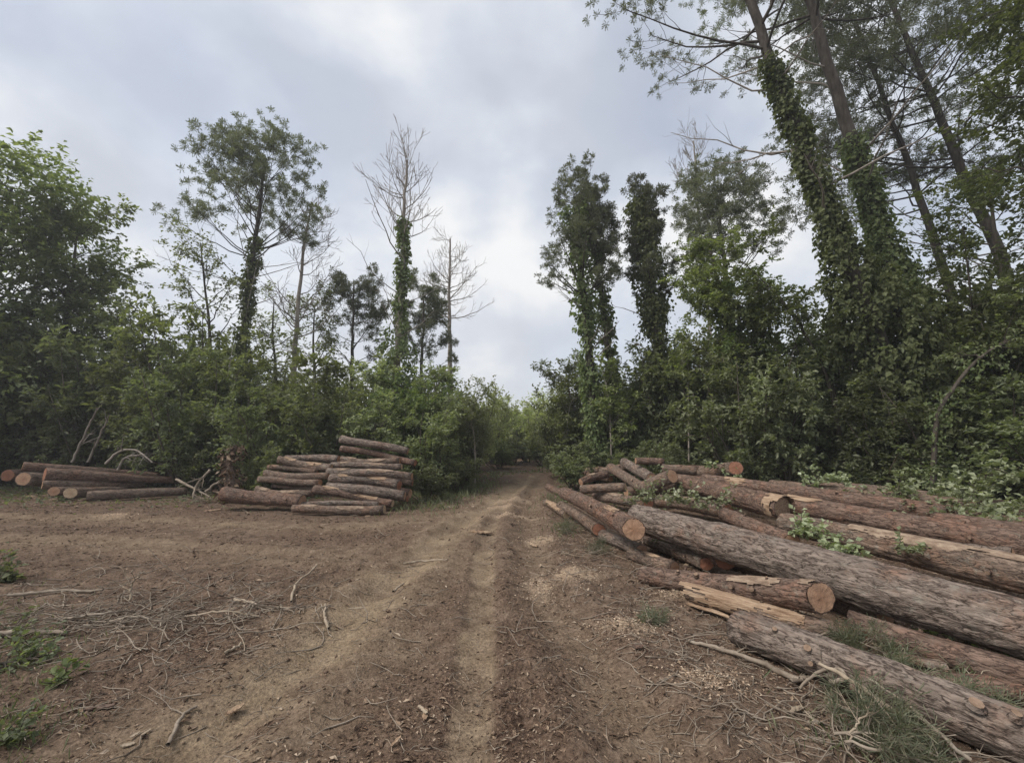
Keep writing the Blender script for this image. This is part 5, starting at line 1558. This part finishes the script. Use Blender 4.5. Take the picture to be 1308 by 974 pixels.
    sz = np.minimum(np.exp(rng.normal(math.log(0.009), 0.45, n)) * (1 + 0.08 * y), 0.03)
    V = oc[None] * sz[:, None, None] * rng.uniform(0.6, 1.3, (n, 6, 1))
    V = V + np.stack([x, y, ground_h(x, y)], -1)[:, None]
    Fc = (of[None] + (np.arange(n) * 6)[:, None, None]).reshape(-1, 3)
    tag(link('soil_clods', make_mesh('soil_clods', [(V.reshape(-1, 3), Fc)], M['clod'], True)), 'crumbled clods of brown soil on the churned ground', 'soil clods', None, 'stuff')
    # grass and seedlings along the verges
    bl = []
    for (cx, cy, sx, sy, m, ln) in [(20, 830, 45, 40, 500, 0.07), (560, 632, 30, 8, 900, 0.22), (600, 622, 20, 5, 500, 0.22), (1130, 945, 60, 25, 220, 0.09), (1180, 870, 70, 25, 260, 0.10), (10, 935, 40, 25, 300, 0.06), (720, 676, 15, 6, 150, 0.12),
                                    (830, 795, 8, 5, 80, 0.06), (1060, 820, 30, 10, 160, 0.08), (530, 650, 30, 6, 300, 0.18), (705, 640, 12, 6, 200, .15)]:
        px, py = rng.normal(cx, sx, m), np.clip(rng.normal(cy, sy, m), 606, 1060)
        for qx, qy in zip(px, py):
            p = on_ground(qx, qy)
            bl.append((p[0], p[1], ln))
    bl = np.array(bl)
    n = len(bl)
    P = np.stack([bl[:, 0], bl[:, 1], ground_h(bl[:, 0], bl[:, 1]) - 0.003], -1)
    D = norm(np.array([0, 0, 0.9]) + runit(rng, n) * 0.75)
    D[:, 2] = np.abs(D[:, 2]) + 0.1
    tag(link('grass', make_mesh('grass', [leaf_quads(P, D, runit(rng, n), bl[:, 2] * rng.uniform(0.5, 1.3, n), 0.10, 0.0)], M['grass'])), 'sparse green blades growing along the verges', 'grass', None, 'stuff')
    # fallen leaves and low ground plants under the thickets
    x, y = scatter(30000, rng, 9.5, 22, 1.0, 1.3)
    dB = seg_dist(x, y, TRACK_B)[0]
    edge = np.where(x < 0, 11.3, 10.8)
    kp = (dB > 1.25) & (y > edge + rng.normal(0, 0.7, len(x)))
    x, y = x[kp], y[kp]
    n = len(x)
    P = np.stack([x, y, ground_h(x, y, False) + rng.uniform(0.0, 0.3, n) ** 2], -1)
    tag(link('ground_cover', make_mesh('ground_cover', [leaf_quads(P, norm(runit(rng, n) * np.array([1, 1, 0.4])), norm(np.array([0, 0, 1.0]) + runit(rng, n) * 0.6), rng.uniform(0.06, 0.14, n), 0.6)], M['shrub_dark'])),
        'low dark ground plants under the thickets', 'ground cover', None, 'stuff')


litter()

# ------------------------------------------------------------------ faint moist air
def haze(density):
    x0, x1, y0, y1, z0, z1 = -290, 290, -90, 450, -3.0, 34.0
    V = np.array([(x, y, z) for x in (x0, x1) for y in (y0, y1) for z in (z0, z1)], float)
    F = np.array([[0, 1, 3, 2], [4, 6, 7, 5], [0, 4, 5, 1], [2, 3, 7, 6], [0, 2, 6, 4], [1, 5, 7, 3]])
    m, t, out = new_mat('haze_air')
    v = N(t, 'ShaderNodeVolumePrincipled')
    v.inputs['Color'].default_value = (0.90, 0.94, 1.0, 1)
    v.inputs['Density'].default_value = density
    v.inputs['Anisotropy'].default_value = 0.2
    t.links.new(v.outputs[0], out.inputs['Volume'])
    tag(link('haze', make_mesh('haze', [(V, F)], m)), 'faint pale haze in the air over the clearing', 'haze', None, 'stuff')


haze(0.0018)
